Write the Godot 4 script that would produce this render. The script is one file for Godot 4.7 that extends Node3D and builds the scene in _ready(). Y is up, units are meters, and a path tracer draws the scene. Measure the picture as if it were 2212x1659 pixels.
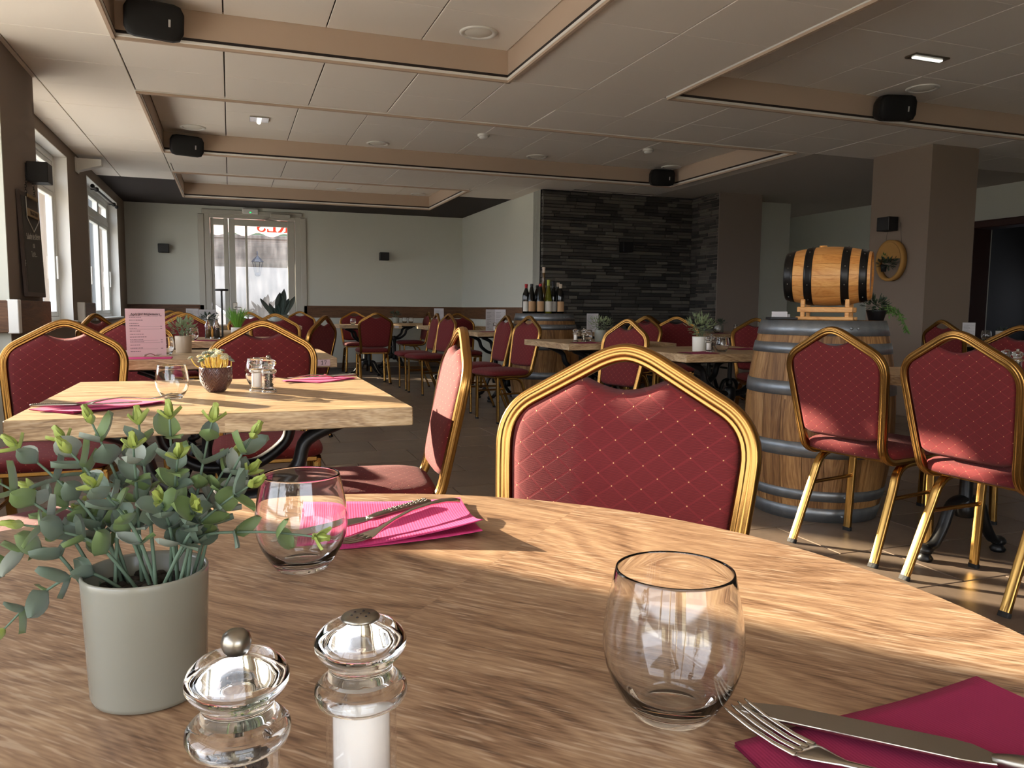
extends Node3D
# Restaurant dining room. x runs right, y up, -z into the room; metres.

const NO_V := Vector3.ZERO
var rng := RandomNumberGenerator.new()
var M := {}
var used := {}

# ---------------------------------------------------------------- mesh builder
class MB:
	var st := SurfaceTool.new()
	var xf := Transform3D()
	var g := 1
	var uvs := Vector2.ONE
	func _init():
		st.begin(Mesh.PRIMITIVE_TRIANGLES)
	func put(v: PackedVector3Array, uv: PackedVector2Array, idx: PackedInt32Array, smooth := true, keep := false):
		var c := Vector3.ZERO
		for p in v:
			c += p
		c /= maxi(v.size(), 1)
		var vol := 0.0
		for i in range(0, idx.size(), 3):
			vol += (v[idx[i]] - c).dot((v[idx[i + 1]] - c).cross(v[idx[i + 2]] - c))
		var flip := vol > 0.0 and not keep
		if smooth:
			g += 1
		st.set_smooth_group(g if smooth else -1)
		for i in range(0, idx.size(), 3):
			for k in ([0, 2, 1] if flip else [0, 1, 2]):
				var j := idx[i + k]
				if uv.size():
					st.set_uv(uv[j])
				st.add_vertex(xf * v[j])
	func grid(rows: Array, wrap := false, smooth := true, uv_rows: Array = [], keep := false):
		var v := PackedVector3Array()
		var uv := PackedVector2Array()
		var idx := PackedInt32Array()
		var n: int = rows[0].size()
		for r in rows.size():
			v.append_array(rows[r])
			if wrap:
				v.append(rows[r][0])
			if uv_rows.size():
				uv.append_array(uv_rows[r])
			else:
				for k in (n + 1 if wrap else n):
					uv.append(Vector2(float(k) / n, float(r) / maxi(rows.size() - 1, 1)) * uvs)
		var w := n + 1 if wrap else n
		for r in rows.size() - 1:
			for k in w - 1:
				var a := r * w + k
				idx.append_array([a, a + 1, a + w, a + 1, a + w + 1, a + w])
		put(v, uv, idx, smooth, keep)
	func box(c: Vector3, s: Vector3):
		var v := PackedVector3Array()
		var uv := PackedVector2Array()
		var idx := PackedInt32Array()
		var h := s / 2
		for ax in 3:
			for sg in [-1.0, 1.0]:
				var b := v.size()
				for q in [[-1, -1], [1, -1], [1, 1], [-1, 1]]:
					var p := Vector3.ZERO
					p[ax] = sg * h[ax]
					p[(ax + 1) % 3] = q[0] * h[(ax + 1) % 3] * sg
					p[(ax + 2) % 3] = q[1] * h[(ax + 2) % 3]
					v.append(c + p)
					var w := c + p
					uv.append(Vector2(w.z, w.y) if ax == 0 else (Vector2(w.x, w.z) if ax == 1 else Vector2(w.x, w.y)))
				idx.append_array([b, b + 2, b + 1, b, b + 3, b + 2])
		put(v, uv, idx, false)
	func rbox(c: Vector3, s: Vector3, bev: float):
		# a box with chamfered edges
		var h := s / 2
		var b := minf(bev, minf(h.x, minf(h.y, h.z)) * 0.9)
		var P := func(ax: int, sx: int, sy: int, sz: int) -> Vector3:
			var sg := Vector3(sx, sy, sz)
			var p := (h - Vector3(b, b, b)) * sg
			p[ax] = h[ax] * sg[ax]
			return c + p
		var v := PackedVector3Array()
		var uv := PackedVector2Array()
		var idx := PackedInt32Array()
		var face := func(pts: Array):
			var nrm: Vector3 = (pts[1] - pts[0]).cross(pts[2] - pts[0])
			var mid := Vector3.ZERO
			for p in pts:
				mid += p
			if nrm.dot(mid / pts.size() - c) > 0:
				pts.reverse()
			var o := v.size()
			for p in pts:
				v.append(p)
				var q: Vector3 = nrm.abs()
				uv.append(Vector2(p.z, p.y) if q.x >= q.y and q.x >= q.z else (Vector2(p.x, p.z) if q.y >= q.z else Vector2(p.x, p.y)))
			for k in range(1, pts.size() - 1):
				idx.append_array([o, o + k, o + k + 1])
		for sg in [-1, 1]:
			face.call([P.call(0, sg, -1, -1), P.call(0, sg, 1, -1), P.call(0, sg, 1, 1), P.call(0, sg, -1, 1)])
			face.call([P.call(1, -1, sg, -1), P.call(1, 1, sg, -1), P.call(1, 1, sg, 1), P.call(1, -1, sg, 1)])
			face.call([P.call(2, -1, -1, sg), P.call(2, 1, -1, sg), P.call(2, 1, 1, sg), P.call(2, -1, 1, sg)])
			for s2 in [-1, 1]:
				face.call([P.call(0, sg, s2, -1), P.call(0, sg, s2, 1), P.call(1, sg, s2, 1), P.call(1, sg, s2, -1)])
				face.call([P.call(0, sg, -1, s2), P.call(0, sg, 1, s2), P.call(2, sg, 1, s2), P.call(2, sg, -1, s2)])
				face.call([P.call(1, -1, sg, s2), P.call(1, 1, sg, s2), P.call(2, 1, sg, s2), P.call(2, -1, sg, s2)])
				for s3 in [-1, 1]:
					face.call([P.call(0, sg, s2, s3), P.call(1, sg, s2, s3), P.call(2, sg, s2, s3)])
		put(v, uv, idx, false, true)
	func lathe(prof: Array, n := 24, smooth := true, sx := 1.0, sz := 1.0):
		var rows := []
		for p in prof:
			var r := PackedVector3Array()
			for k in n:
				var a := TAU * k / n
				r.append(Vector3(cos(a) * p.x * sx, p.y, sin(a) * p.x * sz))
			rows.append(r)
		grid(rows, true, smooth)
	func disc(c: Vector3, r: float, n := 24, up := true):
		var v := PackedVector3Array([c])
		var uv := PackedVector2Array([Vector2(c.x, c.z)])
		var idx := PackedInt32Array()
		for k in n:
			var p := c + Vector3(cos(TAU * k / n), 0, sin(TAU * k / n)) * r
			v.append(p)
			uv.append(Vector2(p.x, p.z))
			var k2 := (k + 1) % n
			idx.append_array([0, k + 1, k2 + 1] if up else [0, k2 + 1, k + 1])
		put(v, uv, idx, false, true)
	func sweep(path: PackedVector3Array, prof: PackedVector2Array, side: Vector3, closed := false, caps := true, scl: Array = []):
		# profile x goes along (tangent x side), profile y along side
		var rows := []
		var n := path.size()
		for i in n:
			var t: Vector3
			if closed:
				t = path[(i + 1) % n] - path[(i + n - 1) % n]
			else:
				t = path[mini(i + 1, n - 1)] - path[maxi(i - 1, 0)]
			t = t.normalized()
			var u := t.cross(side).normalized()
			var w := u.cross(t).normalized()
			var s: float = scl[i] if scl.size() else 1.0
			var r := PackedVector3Array()
			for q in prof:
				r.append(path[i] + (u * q.x + w * q.y) * s)
			rows.append(r)
		if closed:
			rows.append(rows[0])
		grid(rows, true)
		if caps and not closed:
			for e in [0, n - 1]:
				var v := PackedVector3Array([path[e]])
				v.append_array(rows[e])
				var uv := PackedVector2Array()
				uv.resize(v.size())
				var idx := PackedInt32Array()
				var m := prof.size()
				for k in m:
					idx.append_array([0, k + 1, (k + 1) % m + 1])
				# face away from the tube
				var out := path[e] - path[1 if e == 0 else n - 2]
				var nn := (v[2] - v[0]).cross(v[3] - v[0])
				if nn.dot(out) > 0:
					for k in range(0, idx.size(), 3):
						var tmp := idx[k + 1]
						idx[k + 1] = idx[k + 2]
						idx[k + 2] = tmp
				put(v, uv, idx, false, true)
	func tube(path: PackedVector3Array, r: float, n := 8, caps := true, scl: Array = []):
		var pr := PackedVector2Array()
		for k in n:
			pr.append(Vector2(cos(TAU * k / n), sin(TAU * k / n)) * r)
		var d := (path[path.size() - 1] - path[0]).normalized()
		var side := Vector3.UP if absf(d.y) < 0.8 else Vector3(0.31, 0.05, 0.95)
		sweep(path, pr, side, false, caps, scl)
	func ellip(c: Vector3, r: Vector3, n := 12, m := 8):
		var rows := []
		for i in m + 1:
			var a := PI * i / m
			var row := PackedVector3Array()
			for k in n:
				var b := TAU * k / n
				row.append(c + Vector3(sin(a) * cos(b), cos(a), sin(a) * sin(b)) * r)
			rows.append(row)
		grid(rows, true)
	func prism(poly: PackedVector2Array, y0: float, y1: float, bev := 0.0):
		# poly in x,z extruded upwards
		var mid := Vector2.ZERO
		for p in poly:
			mid += p
		mid /= poly.size()
		var rows := []
		var lv := [[y0, 0.0], [y1, 0.0]] if bev == 0.0 else [[y0, bev], [y0 + bev, 0.0], [y1 - bev, 0.0], [y1, bev]]
		for l in lv:
			var r := PackedVector3Array()
			for p in poly:
				var q: Vector2 = p + (mid - p).normalized() * l[1]
				r.append(Vector3(q.x, l[0], q.y))
			rows.append(r)
		grid(rows, true, false)
		for e in [0, rows.size() - 1]:
			var tri := Geometry2D.triangulate_polygon(poly)
			var v := PackedVector3Array()
			var uv := PackedVector2Array()
			for p in rows[e]:
				v.append(p)
				uv.append(Vector2(p.x, p.z))
			var idx := PackedInt32Array()
			for k in range(0, tri.size(), 3):
				var a := v[tri[k]]
				var nn := (v[tri[k + 1]] - a).cross(v[tri[k + 2]] - a).y
				if (nn > 0) == (e != 0):
					idx.append_array([tri[k], tri[k + 2], tri[k + 1]])
				else:
					idx.append_array([tri[k], tri[k + 1], tri[k + 2]])
			put(v, uv, idx, false, true)
	func pillow(w: float, d: float, y0: float, y1: float, dome: float, rc: float, uvk := Vector2.ONE):
		# a padded slab with rounded corners and a domed top; x width, z depth
		var n := 40
		var rings := [[y0, 0.0], [y0, 0.9], [y0 + (y1 - y0) * 0.18, 0.985], [y0 + (y1 - y0) * 0.5, 1.0], [y0 + (y1 - y0) * 0.8, 0.985], [y1, 0.93], [y1 + dome * 0.45, 0.8], [y1 + dome * 0.8, 0.5], [y1 + dome, 0.0]]
		var rows := []
		var uvr := []
		for q in rings:
			var r := PackedVector3Array()
			var ur := PackedVector2Array()
			for k in n + 1:
				var a := TAU * (k % n) / n
				var e := 2.0 / 5.0
				var x: float = signf(cos(a)) * pow(absf(cos(a)), e) * w / 2 * q[1]
				var z: float = signf(sin(a)) * pow(absf(sin(a)), e) * d / 2 * q[1]
				var p := Vector3(x, q[0], z)
				if k < n:
					r.append(p)
				var o: float = signf(z) * (y1 - q[0])
				ur.append(Vector2(x + signf(x) * (y1 - q[0]) * 0.5, z + o) * uvk)
			rows.append(r)
			uvr.append(ur)
		grid(rows, true, true, uvr)
	func leaf(len: float, wid: float, fold: float, curl: float, round := 0.0):
		# one curved leaf from the origin along +z, face up
		var rows := []
		for i in 6:
			var t := i / 5.0
			var w: float = wid * 0.5 * (pow(sin(PI * pow(t, 0.75)), 0.7 - 0.25 * round) if i < 5 else 0.02)
			if i == 0:
				w = wid * 0.04
			var r := PackedVector3Array()
			for k in 5:
				var s := (k - 2) / 2.0
				r.append(Vector3(s * w, fold * wid * s * s + curl * len * t * t, t * len))
			rows.append(r)
		grid(rows, false, true, [], true)
	func done() -> ArrayMesh:
		st.generate_normals()
		return st.commit()

# ---------------------------------------------------------------- naming helpers
func numbered(n: String) -> String:
	if not used.has(n):
		used[n] = 0
		return n
	used[n] += 1
	return "%s_%03d" % [n, used[n]]

func part(called: String, mesh: Mesh, m: Material, parent: Node, at := NO_V, rot := NO_V, lab := "") -> MeshInstance3D:
	var o := MeshInstance3D.new()
	o.name = called
	o.mesh = mesh
	o.material_override = m
	o.position = at
	o.rotation = rot
	parent.add_child(o, true)
	if lab:
		o.set_meta("label", lab)
	return o

func tag(o: Node, lab: String, cat: String, group := "") -> Node:
	o.set_meta("label", lab)
	o.set_meta("category", cat)
	if group:
		o.set_meta("group", group)
	return o

func thing(called: String, lab: String, cat: String, at := NO_V, turn := 0.0, group := "") -> Node3D:
	var o := Node3D.new()
	o.name = numbered(called)
	o.position = at
	o.rotation.y = turn
	add_child(o)
	tag(o, lab, cat, group)
	return o

func single(called: String, mesh: Mesh, m: Material, lab: String, cat: String, at := NO_V, turn := 0.0, group := "") -> MeshInstance3D:
	var o := part(numbered(called), mesh, m, self, at, Vector3(0, turn, 0))
	tag(o, lab, cat, group)
	return o

func struct(called: String, mesh: Mesh, m: Material) -> MeshInstance3D:
	var o := part(called, mesh, m, self)
	o.set_meta("kind", "structure")
	return o

func struct_root(called: String) -> Node3D:
	var o := Node3D.new()
	o.name = called
	add_child(o)
	o.set_meta("kind", "structure")
	return o

func dup(src: Node3D, lab: String, at: Vector3, turn := 0.0, group := "") -> Node3D:
	var base: String = src.get_meta("base_name") if src.has_meta("base_name") else String(src.name)
	var o: Node3D = src.duplicate()
	o.name = numbered(base)
	o.position = at
	o.rotation = Vector3(0, turn, 0)
	add_child(o)
	o.set_meta("label", lab)
	if group:
		o.set_meta("group", group)
	return o

func pv(a: Array) -> PackedVector3Array:
	var o := PackedVector3Array()
	for q in a:
		o.append(q if q is Vector3 else Vector3(q[0], q[1], q[2]))
	return o

func smooth_path(pts: Array, n := 6) -> PackedVector3Array:
	var c := Curve3D.new()
	for i in pts.size():
		var t: Vector3 = (pts[mini(i + 1, pts.size() - 1)] - pts[maxi(i - 1, 0)]) / 6.0
		c.add_point(pts[i], -t, t)
	var o := PackedVector3Array()
	for i in pts.size() - 1:
		for k in n:
			o.append(c.sample(i, float(k) / n))
	o.append(pts[pts.size() - 1])
	return o

func text_mesh(s: String, size: float, depth := 0.0008, font := "Droid Sans", bold := false) -> TextMesh:
	var t := TextMesh.new()
	var f := SystemFont.new()
	f.font_names = PackedStringArray([font])
	if bold:
		f.font_weight = 700
	t.font = f
	t.text = s
	t.font_size = 32
	t.pixel_size = size / 32.0
	t.depth = depth
	t.curve_step = 2.0
	return t

# ---------------------------------------------------------------- materials
func mat(called: String, c: Color, rough := 0.6, metal := 0.0) -> StandardMaterial3D:
	var m := StandardMaterial3D.new()
	m.resource_name = called
	m.albedo_color = c
	m.roughness = rough
	m.metallic = metal
	M[called] = m
	return m

func c8(r: int, g: int, b: int) -> Color:
	return Color(r / 255.0, g / 255.0, b / 255.0)

func paint(w: int, h: int, f: Callable) -> ImageTexture:
	var d := PackedByteArray()
	d.resize(w * h * 3)
	var i := 0
	for y in h:
		for x in w:
			var c: Color = f.call(x, y)
			d[i] = clampi(int(c.r * 255.0), 0, 255)
			d[i + 1] = clampi(int(c.g * 255.0), 0, 255)
			d[i + 2] = clampi(int(c.b * 255.0), 0, 255)
			i += 3
	return ImageTexture.create_from_image(Image.create_from_data(w, h, false, Image.FORMAT_RGB8, d))

func ramp(t: float, cols: Array) -> Color:
	var k := clampf(t, 0.0, 0.9999) * (cols.size() - 1)
	var i := int(k)
	return cols[i].lerp(cols[i + 1], k - i)

func noise(seed_: int, freq: float, oct := 3) -> FastNoiseLite:
	var n := FastNoiseLite.new()
	n.seed = seed_
	n.frequency = freq
	n.noise_type = FastNoiseLite.TYPE_SIMPLEX_SMOOTH
	n.fractal_type = FastNoiseLite.FRACTAL_FBM
	n.fractal_octaves = oct
	return n

func wood_tex(w: int, h: int, cols: Array, seed_: int, stretch: float, flecks: float, k := 1.0) -> ImageTexture:
	var a := noise(seed_, 1.0, 3)
	var b := noise(seed_ + 1, 1.0, 2)
	var c := noise(seed_ + 2, 1.0, 2)
	return paint(w, h, func(x, y):
		var u: float = float(x) / w
		var v: float = float(y) / h
		var warp: float = b.get_noise_2d(u * 2.2, v * 2.6) * 0.16
		var rings: float = a.get_noise_2d(u * stretch * 0.35, (v + warp) * 16.0 * minf(k, 1.5))
		var streak: float = a.get_noise_2d(u * stretch + 31.0, (v + warp * 0.4) * 60.0 * k)
		var fine: float = c.get_noise_2d(u * stretch * 5.0, v * 210.0 * k)
		var t: float = 0.47 + rings * 0.36 + streak * 0.32 + fine * 0.30
		var col := ramp(t, cols)
		var fl: float = c.get_noise_2d(u * stretch * 2.3 + 70.0, v * 120.0 * k + 9.0) + 0.45 * b.get_noise_2d(u * 3.0, v * 7.0 + 40.0)
		if fl > 0.34:
			col = col.lerp(cols[cols.size() - 1].lightened(0.25), flecks * clampf((fl - 0.34) * 5.0, 0, 1))
		return col)

func make_materials():
	# fabrics: one lattice cell, 50 x 37 mm
	var fw := 128
	var fh := 96
	var cell := func(x, y) -> Array:
		var u: float = float(x) / fw
		var v: float = float(y) / fh
		# distance to the diagonal bands of the lattice
		var p: float = fposmod(u + v, 1.0)
		var q: float = fposmod(u - v, 1.0)
		var band: float = minf(minf(p, 1.0 - p), minf(q, 1.0 - q))
		var d0: float = Vector2(minf(u, 1 - u) * 50.0, minf(v, 1 - v) * 37.0).length()
		var ax: float = minf(minf(u, 1 - u) * 50.0, 99)
		var ay: float = minf(minf(v, 1 - v) * 37.0, 99)
		var bx: float = absf(u - 0.5) * 50.0
		var by: float = absf(v - 0.5) * 37.0
		var dot := (ax < 1.0 and ay < 1.0) or (bx < 1.0 and by < 1.0)
		var dd := d0
		return [band, dot, v, u, dd]
	var cloth := paint(fw, fh, func(x, y):
		var k: Array = cell.call(x, y)
		if k[1]:
			return c8(226, 176, 120)
		var rib: float = 0.5 + 0.5 * sin(k[2] * TAU * 22.0)
		if k[0] < 0.055:
			var twill: float = 0.5 + 0.5 * sin((k[3] * 50.0 + k[2] * 37.0) * 3.4)
			return c8(122, 30, 34).lerp(c8(104, 20, 24), twill * 0.6)
		return c8(84, 13, 16).lerp(c8(128, 33, 36), rib))
	var relief := paint(fw, fh, func(x, y):
		var k: Array = cell.call(x, y)
		if k[1]:
			return Color(1, 1, 1)
		if k[0] < 0.055:
			return Color(0.35, 0.35, 0.35)
		var rib: float = 0.5 + 0.5 * sin(k[2] * TAU * 22.0)
		return Color(1, 1, 1) * (0.35 + 0.55 * rib))
	var m := mat("red_fabric", Color.WHITE, 0.85)
	m.albedo_texture = cloth
	m.heightmap_enabled = true
	m.heightmap_texture = relief
	m.heightmap_scale = 0.06
	m.rim_enabled = true
	m.rim = 0.08
	m.rim_tint = 0.6
	mat("gold_metal", c8(170, 126, 68), 0.27, 1.0)
	mat("leg_gold", c8(190, 148, 82), 0.24, 1.0)
	mat("black_rubber", c8(22, 22, 23), 0.7)
	# woods
	var oak := [c8(98, 72, 54), c8(134, 103, 78), c8(158, 126, 98), c8(176, 145, 114), c8(198, 170, 138)]
	var wt := wood_tex(1024, 2048, oak, 11, 9.0, 0.5, 2.2)
	m = mat("table_laminate", Color.WHITE, 0.42)
	m.albedo_texture = wt
	m.uv1_scale = Vector3(0.8, 0.8, 1)
	m.heightmap_enabled = true
	m.heightmap_texture = wt
	m.heightmap_scale = 0.02
	var pale := wood_tex(1024, 512, [c8(126, 98, 70), c8(160, 130, 96), c8(186, 156, 118), c8(205, 178, 140), c8(222, 200, 164)], 23, 8.0, 0.35)
	m = mat("oak_top", Color.WHITE, 0.4)
	m.albedo_texture = pale
	m.uv1_scale = Vector3(0.8, 1.6, 1)
	m = mat("oak_edge", c8(226, 206, 178), 0.5)
	m.albedo_texture = pale
	m.uv1_scale = Vector3(0.9, 2.4, 1)
	m = mat("edge_strip", c8(226, 206, 178), 0.5)
	m.albedo_texture = pale
	m.uv1_scale = Vector3(0.9, 2.4, 1)
	m = mat("rail_wood", c8(140, 112, 92), 0.55)
	m.albedo_texture = pale
	m.uv1_scale = Vector3(0.5, 2.0, 1)
	mat("cast_iron", c8(20, 21, 23), 0.38, 0.3)
	# barrels
	var btex := wood_tex(512, 512, [c8(96, 66, 40), c8(140, 104, 66), c8(166, 128, 84), c8(186, 150, 104), c8(200, 166, 120)], 37, 4.0, 0.1)
	for i in 4:
		m = mat("stave_%d" % i, [c8(232, 222, 210), c8(205, 190, 172), c8(186, 168, 150), c8(246, 234, 214)][i], 0.6)
		m.albedo_texture = btex
		m.uv1_scale = Vector3(0.9, 1.3, 1)
		m.uv1_offset = Vector3(i * 0.23, i * 0.31, 0)
	var zinc := paint(256, 256, func(x, y):
		var n: float = sin(x * 0.8) * 0.02 + rng.randf() * 0.10
		return c8(146, 152, 158) * (0.88 + n))
	m = mat("galvanised", Color.WHITE, 0.42, 0.75)
	m.albedo_texture = zinc
	var ctex := wood_tex(512, 512, [c8(190, 128, 66), c8(216, 158, 92), c8(228, 176, 110), c8(236, 190, 126)], 53, 5.0, 0.05)
	for i in 3:
		m = mat("cask_wood_%d" % i, [c8(255, 246, 232), c8(240, 224, 206), c8(250, 232, 206)][i], 0.45)
		m.albedo_texture = ctex
		m.uv1_scale = Vector3(1.6, 2.4, 1)
		m.uv1_offset = Vector3(i * 0.3, i * 0.17, 0)
	mat("black_hoop", c8(26, 25, 24), 0.32, 0.4)
	# room
	var plaster := noise(5, 0.02, 4)
	mat("ceiling_tile", c8(242, 234, 224), 0.85)
	mat("ceiling_gap", c8(46, 38, 36), 0.9)
	mat("ceiling_plain", c8(196, 186, 176), 0.9)
	mat("fascia", c8(190, 168, 148), 0.85)
	mat("white_trim", c8(236, 234, 228), 0.5)
	mat("wall_white", c8(206, 207, 196), 0.9)
	mat("wall_cool", c8(206, 208, 208), 0.9)
	mat("wall_taupe", c8(138, 122, 108), 0.9)
	mat("wall_dark_taupe", c8(136, 122, 112), 0.9)
	mat("pvc", c8(228, 228, 222), 0.35)
	mat("door_paint", c8(188, 184, 172), 0.45)
	m = mat("pane", Color(1, 1, 1, 0.002), 0.0)
	m.transparency = BaseMaterial3D.TRANSPARENCY_ALPHA
	var ft := paint(256, 256, func(x, y):
		var n: float = plaster.get_noise_2d(x * 0.6, y * 0.6)
		var n2: float = plaster.get_noise_2d(x * 5.0 + 300, y * 5.0)
		return c8(128, 114, 102) * (1.0 + 0.10 * n + 0.05 * n2))
	for i in 3:
		m = mat("floor_tile_%d" % i, [c8(250, 246, 240), c8(236, 230, 224), c8(255, 250, 242)][i], 0.36)
		m.albedo_texture = ft
		m.uv1_scale = Vector3(1.1, 1.1, 1)
		m.uv1_offset = Vector3(i * 0.37, i * 0.21, 0)
	mat("grout", c8(66, 56, 50), 0.9)
	for i in 5:
		m = mat("stone_%d" % i, [c8(62, 60, 56), c8(78, 75, 70), c8(92, 88, 82), c8(52, 50, 48), c8(104, 100, 92)][i], 0.75)
		m.heightmap_enabled = true
		m.heightmap_texture = ft
		m.heightmap_scale = 0.6
		m.uv1_scale = Vector3(5, 9, 1)
	mat("stone_back", c8(30, 29, 28), 0.95)
	mat("black_plastic", c8(18, 18, 20), 0.5)
	mat("grille", c8(13, 13, 14), 0.8)
	mat("silver_badge", c8(200, 200, 200), 0.3, 0.8)
	mat("white_plastic", c8(232, 230, 224), 0.4)
	mat("lamp_diffuser", c8(236, 232, 222), 0.5)
	m = mat("lit_strip", c8(250, 250, 245), 0.4)
	m.emission_enabled = true
	m.emission = c8(250, 250, 240)
	m.emission_energy_multiplier = 0.9
	m = mat("green_led", c8(60, 200, 120), 0.4)
	m.emission_enabled = true
	m.emission = c8(60, 230, 130)
	m.emission_energy_multiplier = 1.0
	# glass
	m = mat("clear_glass", Color(1, 1, 1, 0.0), 0.0)
	m.refraction_enabled = true
	m.refraction_scale = 0.05
	m = mat("thin_acrylic", Color(1, 1, 1, 0.004), 0.0)
	m.transparency = BaseMaterial3D.TRANSPARENCY_ALPHA
	m = mat("acrylic", Color(1, 1, 1, 0.0), 0.0)
	m.refraction_enabled = true
	m.refraction_scale = 0.049
	mat("bottle_black", c8(12, 14, 12), 0.08)
	mat("bottle_green", c8(96, 96, 20), 0.08)
	mat("bottle_amber", c8(96, 66, 22), 0.08)
	mat("bottle_pale", c8(160, 160, 160), 0.1)
	mat("label_white", c8(214, 210, 200), 0.7)
	mat("label_art", c8(188, 150, 110), 0.7)
	mat("capsule_red", c8(170, 26, 36), 0.35)
	mat("capsule_black", c8(34, 36, 40), 0.35)
	mat("capsule_cream", c8(214, 196, 176), 0.45)
	mat("capsule_lime", c8(170, 178, 70), 0.4)
	mat("salt", c8(240, 236, 230), 0.9)
	mat("pepper", c8(36, 28, 26), 0.9)
	mat("steel", c8(196, 190, 180), 0.2, 1.0)
	mat("steel_dark", c8(150, 144, 134), 0.3, 1.0)
	# paper
	m = mat("napkin_pink", c8(206, 58, 122), 0.9)
	var nap := paint(64, 64, func(x, y):
		var r: float = 0.5 + 0.5 * sin(x * TAU / 8.0)
		return Color(1, 1, 1) * (0.55 + 0.45 * r * (0.8 + 0.2 * sin(y * TAU / 16.0))))
	m.heightmap_enabled = true
	m.heightmap_texture = nap
	m.heightmap_scale = 0.05
	m.uv1_scale = Vector3(42, 42, 1)
	m.backlight_enabled = true
	m.backlight = Color(0.35, 0.35, 0.35)
	m = mat("napkin_plum", c8(138, 20, 66), 0.95)
	m.heightmap_enabled = true
	m.heightmap_texture = nap
	m.heightmap_scale = 0.02
	m.uv1_scale = Vector3(60, 60, 1)
	# plants
	for q in [["leaf_sage", c8(92, 108, 92)], ["leaf_green", c8(100, 122, 70)], ["leaf_lime", c8(146, 160, 74)], ["leaf_dark", c8(40, 62, 40)], ["leaf_fern", c8(86, 122, 52)], ["leaf_grass", c8(110, 170, 56)], ["leaf_olive", c8(122, 138, 96)], ["leaf_snake", c8(34, 58, 48)], ["leaf_cream", c8(226, 222, 190)], ["leaf_grey", c8(138, 146, 134)]]:
		m = mat(q[0], q[1], 0.55)
		m.cull_mode = BaseMaterial3D.CULL_DISABLED
		m.backlight_enabled = true
		m.backlight = Color(0.4, 0.4, 0.4)
	mat("stem_sage", c8(92, 112, 92), 0.7)
	mat("stem_yellow", c8(226, 196, 96), 0.6)
	mat("soil", c8(50, 44, 38), 0.95)
	mat("pot_sage", c8(134, 132, 120), 0.2)
	mat("pot_taupe", c8(176, 158, 136), 0.35)
	mat("pot_white", c8(226, 224, 216), 0.4)
	mat("pot_grey", c8(150, 154, 146), 0.45)
	var chev := paint(128, 128, func(x, y):
		var a: float = absf(fposmod(x / 64.0, 1.0) - 0.5) * 2.0
		var t: float = fposmod(y / 26.0 - a * 1.1, 1.0)
		var edge: float = smoothstep(0.03, 0.14, t) * (1.0 - smoothstep(0.5, 0.62, t))
		var seam: float = smoothstep(0.02, 0.10, minf(a, 1.0 - a))
		return Color(1, 1, 1) * edge * seam)
	m = mat("pot_brown", c8(96, 66, 62), 0.26)
	m.heightmap_enabled = true
	m.heightmap_texture = chev
	m.heightmap_scale = 0.25
	m.uv1_scale = Vector3(7, 3.2, 1)
	mat("wicker", c8(176, 130, 66), 0.7)
	mat("chalkboard", c8(62, 60, 56), 0.8)
	mat("board_frame", c8(78, 66, 60), 0.7)
	mat("chalk", c8(196, 192, 184), 0.9)
	mat("wood_sign", c8(150, 128, 92), 0.8)
	# print
	var lines := func(bg: Color, ink: Color, seed_: int) -> ImageTexture:
		var r := RandomNumberGenerator.new()
		r.seed = seed_
		var im := Image.create(192, 256, false, Image.FORMAT_RGB8)
		im.fill(bg)
		var y := 34
		while y < 236:
			var w := r.randi_range(30, 96)
			var x := 18
			while x < 18 + w:
				var ww := r.randi_range(3, 11)
				im.fill_rect(Rect2i(x, y, ww, 3), bg.lerp(ink, 0.75))
				x += ww + 2
			if r.randf() < 0.6:
				im.fill_rect(Rect2i(18, y + 6, 130 + r.randi_range(0, 20), 1), bg.lerp(ink, 0.55))
				im.fill_rect(Rect2i(166, y + 3, 10, 3), bg.lerp(ink, 0.7))
			y += r.randi_range(11, 18)
		return ImageTexture.create_from_image(im)
	m = mat("menu_pink", Color.WHITE, 0.8)
	m.albedo_texture = lines.call(c8(226, 196, 204), c8(70, 60, 70), 4)
	m = mat("menu_white", Color.WHITE, 0.8)
	m.albedo_texture = lines.call(c8(214, 212, 216), c8(60, 60, 66), 9)
	mat("paper", c8(212, 210, 214), 0.8)
	mat("paper_pink", c8(226, 196, 204), 0.8)
	mat("ink", c8(40, 36, 40), 0.8)
	# outdoors
	var cn := noise(71, 1.0, 4)
	m = mat("concrete", Color.WHITE, 0.9)
	m.albedo_texture = paint(256, 256, func(x, y):
		var s: float = cn.get_noise_2d(x * 0.09, y * 0.012)
		var p: float = cn.get_noise_2d(x * 0.03 + 40, y * 0.03)
		return c8(118, 115, 108) * (0.92 + 0.32 * s + 0.22 * p))
	m.uv1_scale = Vector3(0.3, 0.3, 1)
	mat("render_pale", c8(118, 126, 134), 0.9)
	mat("render_white", c8(140, 146, 150), 0.9)
	m = mat("awning", c8(232, 104, 14), 0.8)
	m.cull_mode = BaseMaterial3D.CULL_DISABLED
	m.backlight_enabled = true
	m.backlight = Color(0.7, 0.7, 0.7)
	mat("awning_letter", c8(206, 52, 22), 0.8)
	mat("pavement", c8(222, 214, 200), 0.9)
	mat("car_white", c8(220, 220, 220), 0.15)
	mat("car_glass", c8(40, 48, 54), 0.08)
	mat("bush", c8(62, 76, 50), 0.8)
	mat("lantern_black", c8(40, 44, 54), 0.5)
	mat("mahogany", c8(58, 30, 22), 0.4)
	m = mat("curtain", c8(150, 168, 206), 0.9)
	m.cull_mode = BaseMaterial3D.CULL_DISABLED
	m.backlight_enabled = true
	m.backlight = Color(1, 1, 1)
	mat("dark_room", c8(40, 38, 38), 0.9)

# ---------------------------------------------------------------- scene
const CEIL := 2.525
const WALL_X := -1.46
const FAR_Z := -13.1

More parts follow.
